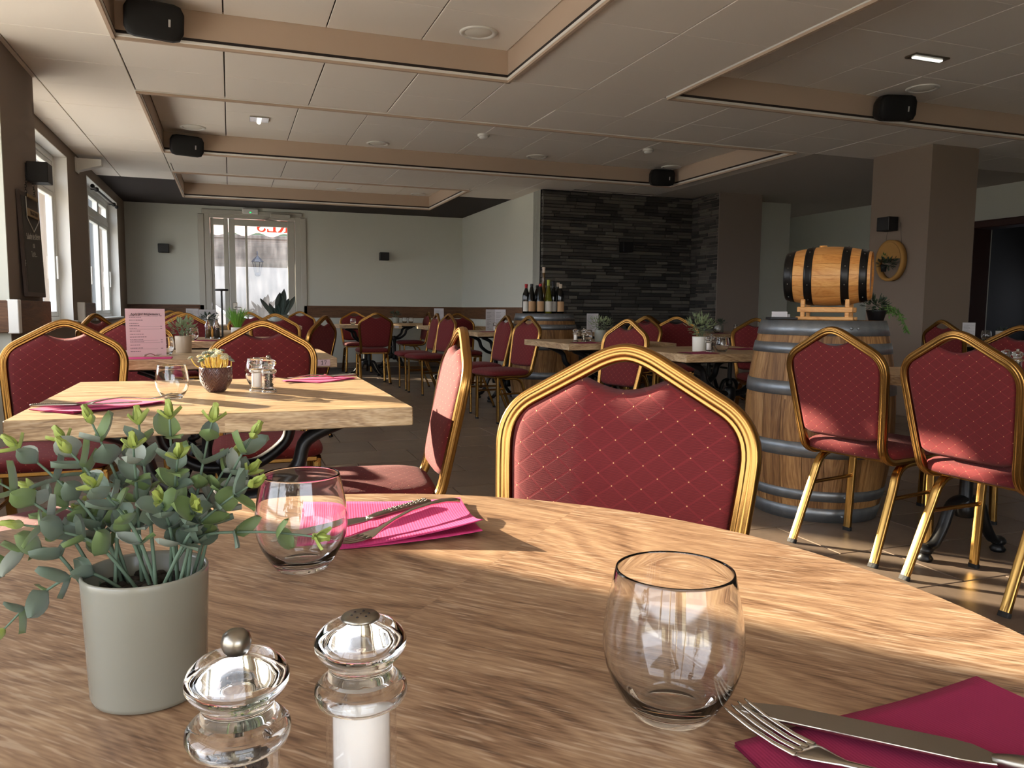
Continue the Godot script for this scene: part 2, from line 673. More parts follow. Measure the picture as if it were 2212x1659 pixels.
func _ready():
	rng.seed = 7
	var cam := Camera3D.new()
	cam.name = "camera"
	cam.position = Vector3(0, 0.99, 0)
	cam.rotation_order = EULER_ORDER_YXZ
	cam.rotation_degrees = Vector3(-5.4839, -19.8138, 0.5214)
	cam.fov = rad_to_deg(2.0 * atan(829.5 / 1684.98))
	cam.near = 0.02
	cam.far = 200.0
	add_child(cam)
	cam.current = true
	var env := Environment.new()
	env.background_mode = Environment.BG_SKY
	var sky := Sky.new()
	var sm := ProceduralSkyMaterial.new()
	sm.sky_top_color = c8(198, 208, 222)
	sm.sky_horizon_color = c8(232, 235, 240)
	sm.ground_horizon_color = c8(150, 146, 138)
	sm.ground_bottom_color = c8(110, 106, 100)
	sm.sky_energy_multiplier = 2.2
	sm.ground_energy_multiplier = 1.6
	sky.sky_material = sm
	env.sky = sky
	env.tonemap_mode = Environment.TONE_MAPPER_LINEAR
	env.tonemap_exposure = 1.3
	env.sdfgi_enabled = true
	env.ssao_enabled = true
	env.ssil_enabled = true
	var we := WorldEnvironment.new()
	we.name = "world"
	we.environment = env
	add_child(we)
	var sun := DirectionalLight3D.new()
	sun.name = "sun"
	sun.light_color = c8(255, 238, 208)
	sun.light_energy = 6.6
	sun.light_angular_distance = 0.55
	sun.shadow_enabled = true
	sun.sky_mode = DirectionalLight3D.SKY_MODE_LIGHT_ONLY
	add_child(sun)
	var el := deg_to_rad(15.9)
	var travel := Vector3(0.64 * cos(el), -sin(el), 0.768 * cos(el))
	sun.look_at_from_position(Vector3(-8, 6, -10), Vector3(-8, 6, -10) + travel, Vector3.UP)

	make_materials()
	build_shell()
	build_ceiling()
	build_floor()
	build_stone_wall()
	build_windows()
	build_entrance()
	build_outside()
	build_back_room()
	build_ceiling_fittings()
	build_wall_fittings()
	build_tables()
	build_chairs()
	build_barrels()
	build_round_table_things()
	build_square_table_things()
	build_far_table_things()

func wall_box(st: MB, x0: float, x1: float, y0: float, y1: float, z0: float, z1: float):
	st.box(Vector3((x0 + x1) / 2, (y0 + y1) / 2, (z0 + z1) / 2), Vector3(absf(x1 - x0), absf(y1 - y0), absf(z1 - z0)))

const WINS := [[-1.1, 3.0], [-5.34, -2.68], [-8.75, -6.3], [-12.3, -9.85]]

func build_shell():
	# left wall with four openings
	var a := MB.new()
	var xo := WALL_X - 0.25
	wall_box(a, xo, WALL_X, -0.02, 0.12, 3.75, -1.1)
	wall_box(a, xo, WALL_X, -0.02, 0.82, -1.1, FAR_Z)
	wall_box(a, xo, WALL_X, 0.12, 0.82, 3.75, 3.0)
	wall_box(a, xo, WALL_X, 2.42, 2.8, 3.75, FAR_Z)
	var zs := 3.75
	for w in WINS:
		wall_box(a, xo, WALL_X, 0.82, 2.42, zs, w[1])
		zs = w[0]
	wall_box(a, xo, WALL_X, 0.82, 2.42, zs, FAR_Z)
	struct("wall_left", a.done(), M.wall_taupe)
	# near pier standing proud of the window wall
	a = MB.new()
	wall_box(a, WALL_X - 0.01, -1.23, 0, CEIL, -5.37, -6.26)
	struct("wall_pier", a.done(), M.wall_dark_taupe)
	a = MB.new()
	wall_box(a, -1.5, -1.225, 0, CEIL, -5.355, -5.37)
	struct("wall_pier_face", a.done(), M.wall_white)
	# far wall with the door opening
	a = MB.new()
	wall_box(a, -1.71, -0.36, -0.02, 2.8, FAR_Z, FAR_Z - 0.25)
	wall_box(a, 1.09, 4.04, -0.02, 2.8, FAR_Z, FAR_Z - 0.25)
	wall_box(a, -0.36, 1.09, 2.47, 2.8, FAR_Z, FAR_Z - 0.25)
	struct("wall_far", a.done(), M.wall_white)
	a = MB.new()
	wall_box(a, 3.79, 4.04, -0.02, 2.8, FAR_Z - 0.25, -9.5)
	struct("wall_side", a.done(), M.wall_white)
	# behind the stone cladding, and the taupe column right of it
	a = MB.new()
	wall_box(a, 3.79, 6.1, -0.02, 2.8, -9.5, -9.75)
	wall_box(a, 6.05, 6.3, -0.02, 2.8, -8.82, -9.75)
	struct("wall_stone_backing", a.done(), M.stone_back)
	a = MB.new()
	wall_box(a, 6.02, 6.68, -0.02, 2.6, -8.8, -9.3)
	struct("wall_column_far", a.done(), M.wall_dark_taupe)
	a = MB.new()
	wall_box(a, 6.68, 7.55, -0.02, 2.52, -9.3, -9.5)
	struct("wall_white_return", a.done(), M.wall_white)
	a = MB.new()
	wall_box(a, 6.07, 6.64, -0.02, 2.6, -5.57, -6.27)
	struct("wall_column_right", a.done(), M.wall_taupe)
	# right wall with the dark doorway, back wall and the recess behind
	a = MB.new()
	wall_box(a, 8.7, 8.95, -0.02, 2.8, 3.75, -5.3)
	wall_box(a, 8.7, 8.95, -0.02, 2.8, -7.25, -11.2)
	wall_box(a, 8.7, 8.95, 2.06, 2.8, -5.3, -7.25)
	struct("wall_right", a.done(), M.wall_white)
	a = MB.new()
	wall_box(a, 6.0, 8.95, -0.02, 2.8, -11.0, -11.25)
	struct("wall_recess", a.done(), M.wall_white)
	a = MB.new()
	wall_box(a, -1.71, 8.95, -0.02, 0.5, 3.5, 3.75)
	wall_box(a, -1.71, 8.95, 2.42, 2.8, 3.5, 3.75)
	for p in [[-1.71, -0.6], [2.2, 8.95]]:
		wall_box(a, p[0], p[1], 0.5, 2.42, 3.5, 3.75)
	struct("wall_behind", a.done(), M.wall_white)
	# dado rails
	a = MB.new()
	a.rbox(Vector3(-0.92, 0.92, FAR_Z + 0.012), Vector3(1.08, 0.19, 0.024), 0.004)
	a.rbox(Vector3(2.45, 0.92, FAR_Z + 0.012), Vector3(2.66, 0.19, 0.024), 0.004)
	struct("trim_1", a.done(), M.rail_wood)
	a = MB.new()
	a.rbox(Vector3(3.778, 0.92, -11.3), Vector3(0.024, 0.19, 3.6), 0.004)
	struct("trim_2", a.done(), M.rail_wood)
	a = MB.new()
	a.rbox(Vector3(-1.205, 0.92, -5.83), Vector3(0.05, 0.19, 0.84), 0.004)
	a.rbox(Vector3(-1.36, 0.92, -5.33), Vector3(0.28, 0.19, 0.05), 0.004)
	a.rbox(Vector3(WALL_X + 0.03, 0.92, -9.35), Vector3(0.06, 0.19, 0.72), 0.004)
	struct("trim_3", a.done(), M.rail_wood)
	a = MB.new()
	a.rbox(Vector3(-1.2, 0.92, -5.34), Vector3(0.06, 0.2, 0.07), 0.004)
	a.rbox(Vector3(WALL_X + 0.035, 0.92, -8.97), Vector3(0.066, 0.2, 0.05), 0.004)
	struct("trim_4", a.done(), M.white_trim)
	a = MB.new()
	a.box(Vector3(-0.92, 0.04, FAR_Z + 0.006), Vector3(1.08, 0.08, 0.012))
	a.box(Vector3(2.45, 0.04, FAR_Z + 0.006), Vector3(2.66, 0.08, 0.012))
	a.box(Vector3(3.784, 0.04, -11.3), Vector3(0.012, 0.08, 3.6))
	struct("baseboard_far", a.done(), M.floor_tile_1)

# coffers: x0, x1, z near, z far
const COFFERS := [[-0.58, 1.79, 0.5, -5.11], [-0.58, 5.16, -6.35, -8.62], [-0.57, 2.93, -9.9, -12.0], [3.03, 8.2, 0.5, -5.08]]
const COFFER_Y := 2.71

func tile_rects(x0: float, x1: float, z0: float, z1: float) -> Array:
	# the part of a ceiling cell outside the coffers
	var out := [[x0, x1, z0, z1]]
	for c in COFFERS:
		var nxt := []
		for r in out:
			var ax := maxf(r[0], c[0])
			var bx := minf(r[1], c[1])
			var az := minf(r[2], c[2])
			var bz := maxf(r[3], c[3])
			if ax >= bx or az <= bz:
				nxt.append(r)
				continue
			if r[0] < ax: nxt.append([r[0], ax, r[2], r[3]])
			if bx < r[1]: nxt.append([bx, r[1], r[2], r[3]])
			if r[2] > az: nxt.append([ax, bx, r[2], az])
			if bz > r[3]: nxt.append([ax, bx, bz, r[3]])
		out = nxt
	return out

func build_ceiling():
	var root := struct_root("ceiling")
	# slab above, closed so that no light leaks in
	var a := MB.new()
	wall_box(a, -1.8, 12.6, 2.86, 3.0, 3.9, -13.5)
	part("slab", a.done(), M.ceiling_gap, root)
	# dark reveal behind the tile joints
	a = MB.new()
	for r in tile_rects(-1.7, 8.9, 3.7, -13.3):
		wall_box(a, r[0], r[1], CEIL + 0.012, CEIL + 0.03, r[2], r[3])
	part("joint_backing", a.done(), M.ceiling_gap, root)
	var rects := []
	var zg := -5.14
	for i in range(-3, 15):
		for k in range(-9, 15):
			var x0 := 0.6 * i
			var z0 := zg + 0.6 * k + 0.6
			var plain := x0 >= 5.35 and z0 < -6.2
			if plain or z0 - 0.6 < -13.2 or x0 > 8.6:
				continue
			for r in tile_rects(maxf(x0, WALL_X), minf(x0 + 0.6, 8.7), minf(z0, 3.5), maxf(z0 - 0.6, FAR_Z)):
				if r[1] - r[0] < 0.03 or r[2] - r[3] < 0.03 or (r[0] > 3.79 and r[3] < -9.45):
					continue
				rects.append([r, CEIL])
	for c in COFFERS:
		for i in range(-2, 15):
			for k in range(-13, 12):
				var x0 := maxf(0.6 * i, c[0])
				var x1 := minf(0.6 * i + 0.6, c[1])
				var z0 := minf(zg + 0.6 * k + 0.6, c[2])
				var z1 := maxf(zg + 0.6 * k, c[3])
				if x1 - x0 > 0.03 and z0 - z1 > 0.03:
					rects.append([[x0, x1, z0, z1], COFFER_Y])
		# fascias and their white edge profile
		var f := MB.new()
		var e := MB.new()
		var ym := (CEIL + COFFER_Y) / 2 + 0.01
		var hh := COFFER_Y - CEIL + 0.06
		var zm: float = (c[2] + c[3]) / 2
		var zl: float = c[2] - c[3]
		var xm: float = (c[0] + c[1]) / 2
		var xl: float = c[1] - c[0]
		for s in [0, 1]:
			f.box(Vector3(c[s] + (s * 2 - 1) * 0.011, ym, zm), Vector3(0.02, hh, zl + 0.04))
			f.box(Vector3(xm, ym, c[2 + s] - (s * 2 - 1) * 0.011), Vector3(xl + 0.04, hh, 0.02))
			e.rbox(Vector3(c[s] + (s * 2 - 1) * 0.012, CEIL + 0.004, zm), Vector3(0.032, 0.018, zl + 0.05), 0.003)
			e.rbox(Vector3(xm, CEIL + 0.004, c[2 + s] - (s * 2 - 1) * 0.012), Vector3(xl + 0.05, 0.018, 0.032), 0.003)
		part("fascia", f.done(), M.fascia, root)
		part("edge_profile", e.done(), M.white_trim, root)
		var b := MB.new()
		wall_box(b, c[0], c[1], COFFER_Y + 0.014, COFFER_Y + 0.03, c[2], c[3])
		part("coffer_backing", b.done(), M.ceiling_gap, root)
	# those nearest in front of the camera singly, the rest joined
	var score := func(r) -> float:
		var cx: float = (r[0][0] + r[0][1]) / 2
		var cz: float = (r[0][2] + r[0][3]) / 2
		return Vector2(cx - 1.0, cz + 3.5).length() + (100.0 if cz > -1.6 or cx > 7.6 else 0.0)
	rects.sort_custom(func(p, q): return score.call(p) < score.call(q))
	var rest := MB.new()
	for i in rects.size():
		var r: Array = rects[i][0]
		var y: float = rects[i][1]
		var s := Vector3(r[1] - r[0] - 0.008, 0.012, r[2] - r[3] - 0.0035)
		var ctr := Vector3((r[0] + r[1]) / 2, y + 0.006 + 0.0009 * ((i * 7) % 3), (r[2] + r[3]) / 2)
		if i < 296:
			var t := MB.new()
			t.rbox(NO_V, s, 0.002)
			part("ceiling_tile", t.done(), M.ceiling_tile, root, ctr)
		else:
			rest.box(ctr, s)
	var o := part("distant_tiles", rest.done(), M.ceiling_tile, root)
	o.set_meta("kind", "stuff")
	# smooth plaster over the far right of the room
	a = MB.new()
	wall_box(a, 5.4, 8.7, CEIL, CEIL + 0.012, -6.34, -11.0)
	wall_box(a, 3.79, 5.4, CEIL, CEIL + 0.012, -9.45, -9.6)
	part("plaster", a.done(), M.ceiling_plain, root)

func build_floor():
	var root := struct_root("floor")
	var a := MB.new()
	wall_box(a, -1.8, 9.0, -0.14, -0.006, 3.9, -13.5)
	part("screed", a.done(), M.grout, root)
	var cells := []
	var row := 0
	for k in range(-28, 10):
		var z0 := 0.41 * k + 0.385
		for i in range(-4, 17):
			var x0 := 0.6 * i + 0.2 * posmod(k, 3) + 0.14
			var r := [maxf(x0, WALL_X), minf(x0 + 0.6, 8.7), minf(z0, 3.5), maxf(z0 - 0.41, FAR_Z)]
			if r[1] - r[0] > 0.03 and r[2] - r[3] > 0.03:
				cells.append(r)
		row += 1
	var score := func(r) -> float:
		var p := Vector2((r[0] + r[1]) / 2, (r[2] + r[3]) / 2)
		var out := p.y > -1.1 or p.x > 3.4 and p.y > -3.5 or p.x < -0.35 * -p.y - 0.2
		return p.length() + (100.0 if out else 0.0)
	cells.sort_custom(func(p, q): return score.call(p) < score.call(q))
	var rest := MB.new()
	for i in cells.size():
		var r: Array = cells[i]
		var s := Vector3(r[1] - r[0] - 0.007, 0.008, r[2] - r[3] - 0.007)
		var ctr := Vector3((r[0] + r[1]) / 2, -0.004, (r[2] + r[3]) / 2)
		if i < 296:
			var t := MB.new()
			t.rbox(NO_V, s, 0.0015)
			part("floor_tile", t.done(), M["floor_tile_%d" % ((i * 7 + i / 3) % 3)], root, ctr)
		else:
			rest.box(ctr, s)
	var o := part("distant_tiles", rest.done(), M.floor_tile_1, root)
	o.set_meta("kind", "stuff")

func build_stone_wall():
	var root := struct_root("wall_stone")
	var r := RandomNumberGenerator.new()
	r.seed = 99
	var list := []
	var y := 0.0
	while y < CEIL - 0.01:
		var h := minf(r.randf_range(0.032, 0.052), CEIL - y)
		var x := 3.80
		while x < 6.03:
			var l := minf(r.randf_range(0.12, 0.42), 6.03 - x)
			list.append([Vector3(x + l / 2, y + h / 2, -9.5), Vector3(l - 0.003, h - 0.003, r.randf_range(0.10, 0.15)), 0, y])
			x += l
		var z := -9.44
		while z < -8.82:
			var l := minf(r.randf_range(0.12, 0.3), -8.815 - z)
			list.append([Vector3(6.05, y + h / 2, z + l / 2), Vector3(r.randf_range(0.06, 0.10), h - 0.003, l - 0.003), 1, y])
			z += l
		y += h
	var seen_ := func(q) -> float:
		return (0.0 if q[3] > 0.85 else -10.0) + q[1].x * q[1].y * (1.0 if q[2] == 0 else 0.5) * 100.0
	var order := list.duplicate()
	order.sort_custom(func(p, q): return seen_.call(p) > seen_.call(q))
	var rests := []
	for i in 5:
		rests.append(MB.new())
	for i in order.size():
		var q: Array = order[i]
		var mi := r.randi_range(0, 4)
		if i < 298:
			var t := MB.new()
			t.rbox(NO_V, q[1], 0.006)
			part("stone", t.done(), M["stone_%d" % mi], root, q[0])
		else:
			rests[mi].rbox(q[0], q[1], 0.005)
	for i in 5:
		var o := part("small_stones", rests[i].done(), M["stone_%d" % i], root)
		o.set_meta("kind", "stuff")

func window_unit(called: String, z_near: float, z_far: float, leaves: int, y0 := 0.82):
	# white frame with a transom light above tall opening sashes, set in the left wall
	var root := struct_root(called)
	var x := -1.61
	var zm := (z_near + z_far) / 2
	var zl := z_near - z_far
	var f := MB.new()
	var y1 := 2.42
	f.rbox(Vector3(x, y1 - 0.03, zm), Vector3(0.074, 0.06, zl - 0.01), 0.006)
	f.rbox(Vector3(x, y0 + 0.03, zm), Vector3(0.074, 0.06, zl - 0.01), 0.006)
	for s in [-1, 1]:
		f.rbox(Vector3(x, (y0 + y1) / 2, zm + s * (zl / 2 - 0.03)), Vector3(0.08, y1 - y0, 0.06), 0.006)
	f.rbox(Vector3(x, 2.105, zm), Vector3(0.074, 0.07, zl - 0.01), 0.006)
	part("frame", f.done(), M.pvc, root)
	f = MB.new()
	f.rbox(Vector3(-1.52, y0 + 0.008, zm), Vector3(0.2, 0.024, zl), 0.005)
	part("sill", f.done(), M.pvc, root)
	# pale plastered reveals
	f = MB.new()
	f.box(Vector3(-1.515, (y0 + y1) / 2, z_far + 0.004), Vector3(0.11, y1 - y0, 0.008))
	f.box(Vector3(-1.515, (y0 + y1) / 2, z_near - 0.004), Vector3(0.11, y1 - y0, 0.008))
	f.box(Vector3(-1.515, 2.4155, zm), Vector3(0.108, 0.008, zl - 0.02))
	part("reveal", f.done(), M.white_trim, root)
	var w := (zl - 0.12) / leaves
	for i in leaves:
		var zc := z_far + 0.06 + w * (i + 0.5)
		for q in [[y0 + 0.06, 2.07], [2.14, 2.36]]:
			var s := MB.new()
			var b := 0.048
			var hm: float = (q[0] + q[1]) / 2
			var hl: float = q[1] - q[0]
			s.rbox(Vector3(x, q[0] + b / 2, zc), Vector3(0.056, b - 0.002, w - 0.012), 0.005)
			s.rbox(Vector3(x, q[1] - b / 2, zc), Vector3(0.056, b - 0.002, w - 0.012), 0.005)
			for k in [-1, 1]:
				s.rbox(Vector3(x, hm, zc + k * (w / 2 - b / 2 - 0.003)), Vector3(0.06, hl, b), 0.005)
			var sash := part("sash", s.done(), M.pvc, root)
			var p := MB.new()
			p.box(Vector3(x, hm, zc), Vector3(0.006, hl - 0.08, w - 0.085))
			part("pane", p.done(), M.pane, sash)
			if q[0] < 1.0 and i % 2 == 0:
				var hd := MB.new()
				hd.rbox(Vector3(x + 0.045, 1.35, zc - w / 2 + 0.027), Vector3(0.02, 0.22, 0.022), 0.006)
				part("handle", hd.done(), M.white_plastic, sash)

func build_windows():
	window_unit("window_1", -2.68, -5.34, 3)
	window_unit("window_2", -6.3, -8.75, 3)
	window_unit("window_3", -9.85, -12.3, 3)
	window_unit("window_4", 3.0, -1.1, 4, 0.12)
	# curtain pole above the farthest window
	var t := thing("curtain_pole", "dark curtain pole with ring brackets above the farthest left window", "curtain pole", Vector3(-1.4, 2.3, -10.8))
	var a := MB.new()
	a.tube(pv([[0, 0, -0.95], [0, 0, 0.95]]), 0.012, 10)
	part("pole", a.done(), M.black_plastic, t)
	for z in [-0.97, 0.97]:
		a = MB.new()
		a.ellip(Vector3(0, 0, z), Vector3(0.024, 0.024, 0.034))
		part("finial", a.done(), M.black_plastic, t)
	for z in [-0.7, 0.7]:
		a = MB.new()
		a.tube(pv([[0, 0, z], [-0.03, 0.0, z], [-0.06, 0.0, z]]), 0.008)
		a.ellip(Vector3(0, 0, z), Vector3(0.026, 0.026, 0.014))
		part("bracket", a.done(), M.black_plastic, t)

func build_entrance():
	var root := struct_root("door_1")
	var z := FAR_Z - 0.06
	var f := MB.new()
	f.rbox(Vector3(-0.315, 1.235, z), Vector3(0.09, 2.47, 0.14), 0.008)
	f.rbox(Vector3(1.045, 1.235, z), Vector3(0.09, 2.47, 0.14), 0.008)
	f.rbox(Vector3(0.365, 2.416, z), Vector3(1.27, 0.1, 0.132), 0.006)
	f.rbox(Vector3(0.365, 2.45, FAR_Z + 0.01), Vector3(1.5, 0.07, 0.03), 0.006)
	for x in [-0.4, 1.13]:
		f.rbox(Vector3(x, 1.205, FAR_Z + 0.01), Vector3(0.09, 2.41, 0.028), 0.006)
	part("frame", f.done(), M.door_paint, root)
	# narrow fixed leaf, and the wide door with a vertical bar
	for leaf in [[-0.27, 0.0, []], [0.0, 1.0, [0.262]]]:
		var s := MB.new()
		var x0: float = leaf[0] + 0.004
		var x1: float = leaf[1] - 0.004
		var st := 0.09 if leaf[1] > 0.5 else 0.05
		s.rbox(Vector3(x0 + st / 2, 1.18, z), Vector3(st, 2.36, 0.06), 0.008)
		s.rbox(Vector3(x1 - st / 2 - 0.01, 1.18, z), Vector3(st + 0.02, 2.36, 0.06), 0.008)
		s.rbox(Vector3((x0 + x1) / 2, 2.305, z), Vector3(x1 - x0 - 0.01, 0.10, 0.054), 0.006)
		s.rbox(Vector3((x0 + x1) / 2, 0.36, z), Vector3(x1 - x0 - 0.01, 0.69, 0.054), 0.006)
		for bx in leaf[2]:
			s.rbox(Vector3(bx, 1.5, z), Vector3(0.035, 1.6, 0.05), 0.005)
		var l := part("leaf" if leaf[1] > 0.5 else "fixed_leaf", s.done(), M.door_paint, root)
		var p := MB.new()
		p.box(Vector3((x0 + x1) / 2, 1.48, z), Vector3(x1 - x0 - 0.1, 1.6, 0.006))
		part("pane", p.done(), M.pane, l)
		if leaf[1] > 0.5:
			p = MB.new()
			p.rbox(Vector3(0.07, 1.0, z + 0.05), Vector3(0.07, 0.11, 0.03), 0.006)
			p.tube(pv([[0.07, 0.98, z + 0.06], [0.07, 0.98, z + 0.1], [0.16, 0.98, z + 0.1]]), 0.009)
			part("handle", p.done(), M.steel_dark, l)
			p = MB.new()
			p.rbox(Vector3(0.78, 2.42, FAR_Z + 0.05), Vector3(0.3, 0.06, 0.06), 0.008)
			p.tube(pv([[0.66, 2.385, FAR_Z + 0.06], [0.5, 2.36, FAR_Z + 0.05], [0.86, 2.33, FAR_Z + 0.02]]), 0.008)
			part("door_closer", p.done(), M.door_paint, root)
	# emergency light over the door
	var t := thing("emergency_light", "small white emergency exit light with green diode above the glass door", "exit light", Vector3(0.33, 2.475, FAR_Z + 0.03))
	var a := MB.new()
	a.rbox(Vector3(0, 0, 0), Vector3(0.24, 0.085, 0.05), 0.012)
	part("housing", a.done(), M.white_plastic, t)
	a = MB.new()
	a.ellip(Vector3(0.0, -0.02, 0.028), Vector3(0.014, 0.01, 0.008))
	part("green_diode_light", a.done(), M.green_led, t)

func build_outside():
	var g := MB.new()
	wall_box(g, -30, 14, -0.3, -0.15, 6, -40)
	struct("ground_outside", g.done(), M.pavement)
	# retaining wall opposite the door
	g = MB.new()
	wall_box(g, -3.2, 6.0, -0.15, 2.42, -17.6, -17.9)
	g.rbox(Vector3(1.4, 2.46, -17.75), Vector3(9.2, 0.08, 0.36), 0.01)
	single("retaining_wall", g.done(), M.concrete, "streaked grey concrete wall seen through the glass door", "wall")
	g = MB.new()
	var hill := []
	for i in 9:
		var r := PackedVector3Array()
		for k in 15:
			var x := -4.0 + 11.0 * k / 14.0
			var t := i / 8.0
			r.append(Vector3(x, 2.2 + 2.6 * sin(t * 1.5) * (1.0 - 0.05 * maxf(0.0, x - 1.0) * 3.0) + 0.1 * sin(x * 3.0 + i), -17.9 - 4.5 * t))
		hill.append(r)
	g.grid(hill, false, true)
	single("hillside", g.done(), M.bush, "bank of green scrub above the concrete wall outside", "hillside").set_meta("kind", "stuff")
	# orange awning with a scalloped valance
	var aw := thing("awning", "orange shop awning with a wavy valance and red letters seen reversed", "awning", Vector3(0.2, 0, -14.9))
	g = MB.new()
	var rows := []
	for i in 2:
		var r := PackedVector3Array()
		for k in 61:
			var x := -1.6 + 3.6 * k / 60.0
			r.append(Vector3(x, 2.78 if i == 0 else 2.275 + 0.035 * cos(x * TAU / 0.46 + 2.2), 0.0 if i == 0 else 0.02))
		rows.append(r)
	g.grid(rows, false, true, [], true)
	part("valance", g.done(), M.awning, aw)
	g = MB.new()
	g.grid([pv([[-1.6, 2.78, 0], [2.0, 2.78, 0]]), pv([[-1.6, 3.3, 1.5], [2.0, 3.3, 1.5]])], false, true, [], true)
	part("canopy", g.done(), M.awning, aw)
	var tm := text_mesh("CRES", 0.3, 0.004, "Droid Serif", true)
	part("lettering", tm, M.awning_letter, aw, Vector3(0.66, 2.43, 0.025), Vector3(0, PI, 0))
	# wall lantern and parked car
	var ln := thing("wall_lantern", "dark carriage lantern on the concrete wall outside the door", "lantern", Vector3(0.56, 1.85, -17.45))
	g = MB.new()
	g.lathe([Vector2(0, 0.22), Vector2(0.02, 0.2), Vector2(0.09, 0.13), Vector2(0.13, 0.08), Vector2(0.0, 0.075)], 6, false)
	g.tube(smooth_path([Vector3(0, 0.2, 0), Vector3(0, 0.3, -0.05), Vector3(0, 0.24, -0.15)], 4), 0.012)
	part("roof", g.done(), M.lantern_black, ln)
	g = MB.new()
	for k in 6:
		var an := TAU * k / 6
		g.tube(pv([[cos(an) * 0.1, 0.08, sin(an) * 0.1], [cos(an) * 0.055, -0.16, sin(an) * 0.055]]), 0.008, 6)
	g.ellip(Vector3(0, -0.18, 0), Vector3(0.06, 0.04, 0.06))
	part("cage", g.done(), M.lantern_black, ln)
	var car := thing("car", "white parked car partly seen through the lower door glass", "car", Vector3(-0.75, -0.15, -16.2))
	g = MB.new()
	var prof := [[-2.1, 0.35], [-2.1, 0.75], [-1.4, 0.92], [-0.9, 1.36], [0.1, 1.45], [0.7, 1.02], [1.55, 0.84], [1.7, 0.62], [1.7, 0.3]]
	var rr := []
	for s in [[-0.82, 0.94], [-0.72, 1.0], [0.72, 1.0], [0.82, 0.94]]:
		var r := PackedVector3Array()
		for p in prof:
			r.append(Vector3(p[0], p[1] * s[1] + (1 - s[1]) * 0.3, s[0]))
		rr.append(r)
	g.grid(rr, true, false)
	for s in [0, 3]:
		var idx := PackedInt32Array()
		for k in range(1, prof.size() - 1):
			idx.append_array([0, k, k + 1])
		g.put(rr[s], PackedVector2Array(), idx, false, true)
	part("body", g.done(), M.car_white, car)
	g = MB.new()
	g.grid([pv([[0.13, 1.41, -0.6], [0.13, 1.41, 0.6]]), pv([[0.66, 1.08, -0.68], [0.66, 1.08, 0.68]])], false, false, [], true)
	g.xf = Transform3D(Basis(), Vector3(0.02, 0.015, 0))
	part("windscreen", g.done(), M.car_glass, car)
	g = MB.new()
	g.grid([pv([[-0.85, 1.28, 0.835], [0.1, 1.34, 0.825]]), pv([[-1.25, 0.95, 0.835], [0.55, 1.0, 0.835]])], false, false, [], true)
	part("side_window", g.done(), M.car_glass, car)
	for x in [-1.35, 1.05]:
		g = MB.new()
		g.xf = Transform3D(Basis(Vector3.RIGHT, PI / 2), Vector3(x, 0.32, 0.74))
		g.lathe([Vector2(0, 0.1), Vector2(0.28, 0.1), Vector2(0.32, 0.06), Vector2(0.32, -0.06), Vector2(0, -0.1)], 20)
		part("wheel", g.done(), M.black_rubber, car)
	# the neighbouring house that shades the farther windows
	var hs := thing("house", "tall pale rendered house wall seen through the left windows", "house", Vector3(-4.5, -0.15, -14.75))
	g = MB.new()
	wall_box(g, -2.5, 2.5, 0, 5.6, 0.75, -0.75)
	part("wall", g.done(), M.render_pale, hs)
	g = MB.new()
	wall_box(g, -2.6, 2.6, 5.6, 5.8, 0.95, -0.95)
	part("roof", g.done(), M.render_white, hs)
	g = MB.new()
	wall_box(g, -2.3, -1.74, -0.15, 2.75, -12.75, -12.95)
	single("outside_fin", g.done(), M.render_white, "pale upright wall fin outside beyond the farthest left window", "wall fin")

func build_back_room():
	# dim room through the doorway in the right wall
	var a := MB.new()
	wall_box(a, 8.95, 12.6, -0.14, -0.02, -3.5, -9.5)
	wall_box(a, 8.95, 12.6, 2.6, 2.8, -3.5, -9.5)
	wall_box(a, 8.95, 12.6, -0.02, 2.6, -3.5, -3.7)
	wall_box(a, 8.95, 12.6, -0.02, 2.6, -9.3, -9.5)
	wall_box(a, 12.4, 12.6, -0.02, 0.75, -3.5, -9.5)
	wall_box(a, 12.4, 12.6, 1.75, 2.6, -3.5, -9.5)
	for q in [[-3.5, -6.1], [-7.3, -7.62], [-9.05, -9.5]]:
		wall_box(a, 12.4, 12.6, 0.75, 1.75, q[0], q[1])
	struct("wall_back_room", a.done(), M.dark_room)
	var d := struct_root("door_2")
	a = MB.new()
	a.rbox(Vector3(8.7, 1.03, -7.22), Vector3(0.3, 2.1, 0.09), 0.01)
	a.rbox(Vector3(8.7, 1.03, -5.33), Vector3(0.3, 2.1, 0.09), 0.01)
	a.rbox(Vector3(8.7, 2.06, -6.27), Vector3(0.3, 0.09, 1.98), 0.01)
	part("frame", a.done(), M.mahogany, d)
	for q in [[-6.1, -7.3], [-7.62, -9.05]]:
		a = MB.new()
		var rows := []
		for i in 2:
			var r := PackedVector3Array()
			for k in 41:
				var t := k / 40.0
				r.append(Vector3(12.35 + 0.03 * sin(t * 46.0), 0.6 if i == 0 else 1.8, lerpf(q[0], q[1], t)))
			rows.append(r)
		a.grid(rows, false, true, [], true)
		single("net_curtain", a.done(), M.curtain, ["pale blue net curtain glowing in the dark room, right of the dark mullion", "pale blue net curtain glowing in the dark room, nearest the door jamb"][0 if q[0] > -7 else 1], "curtain")

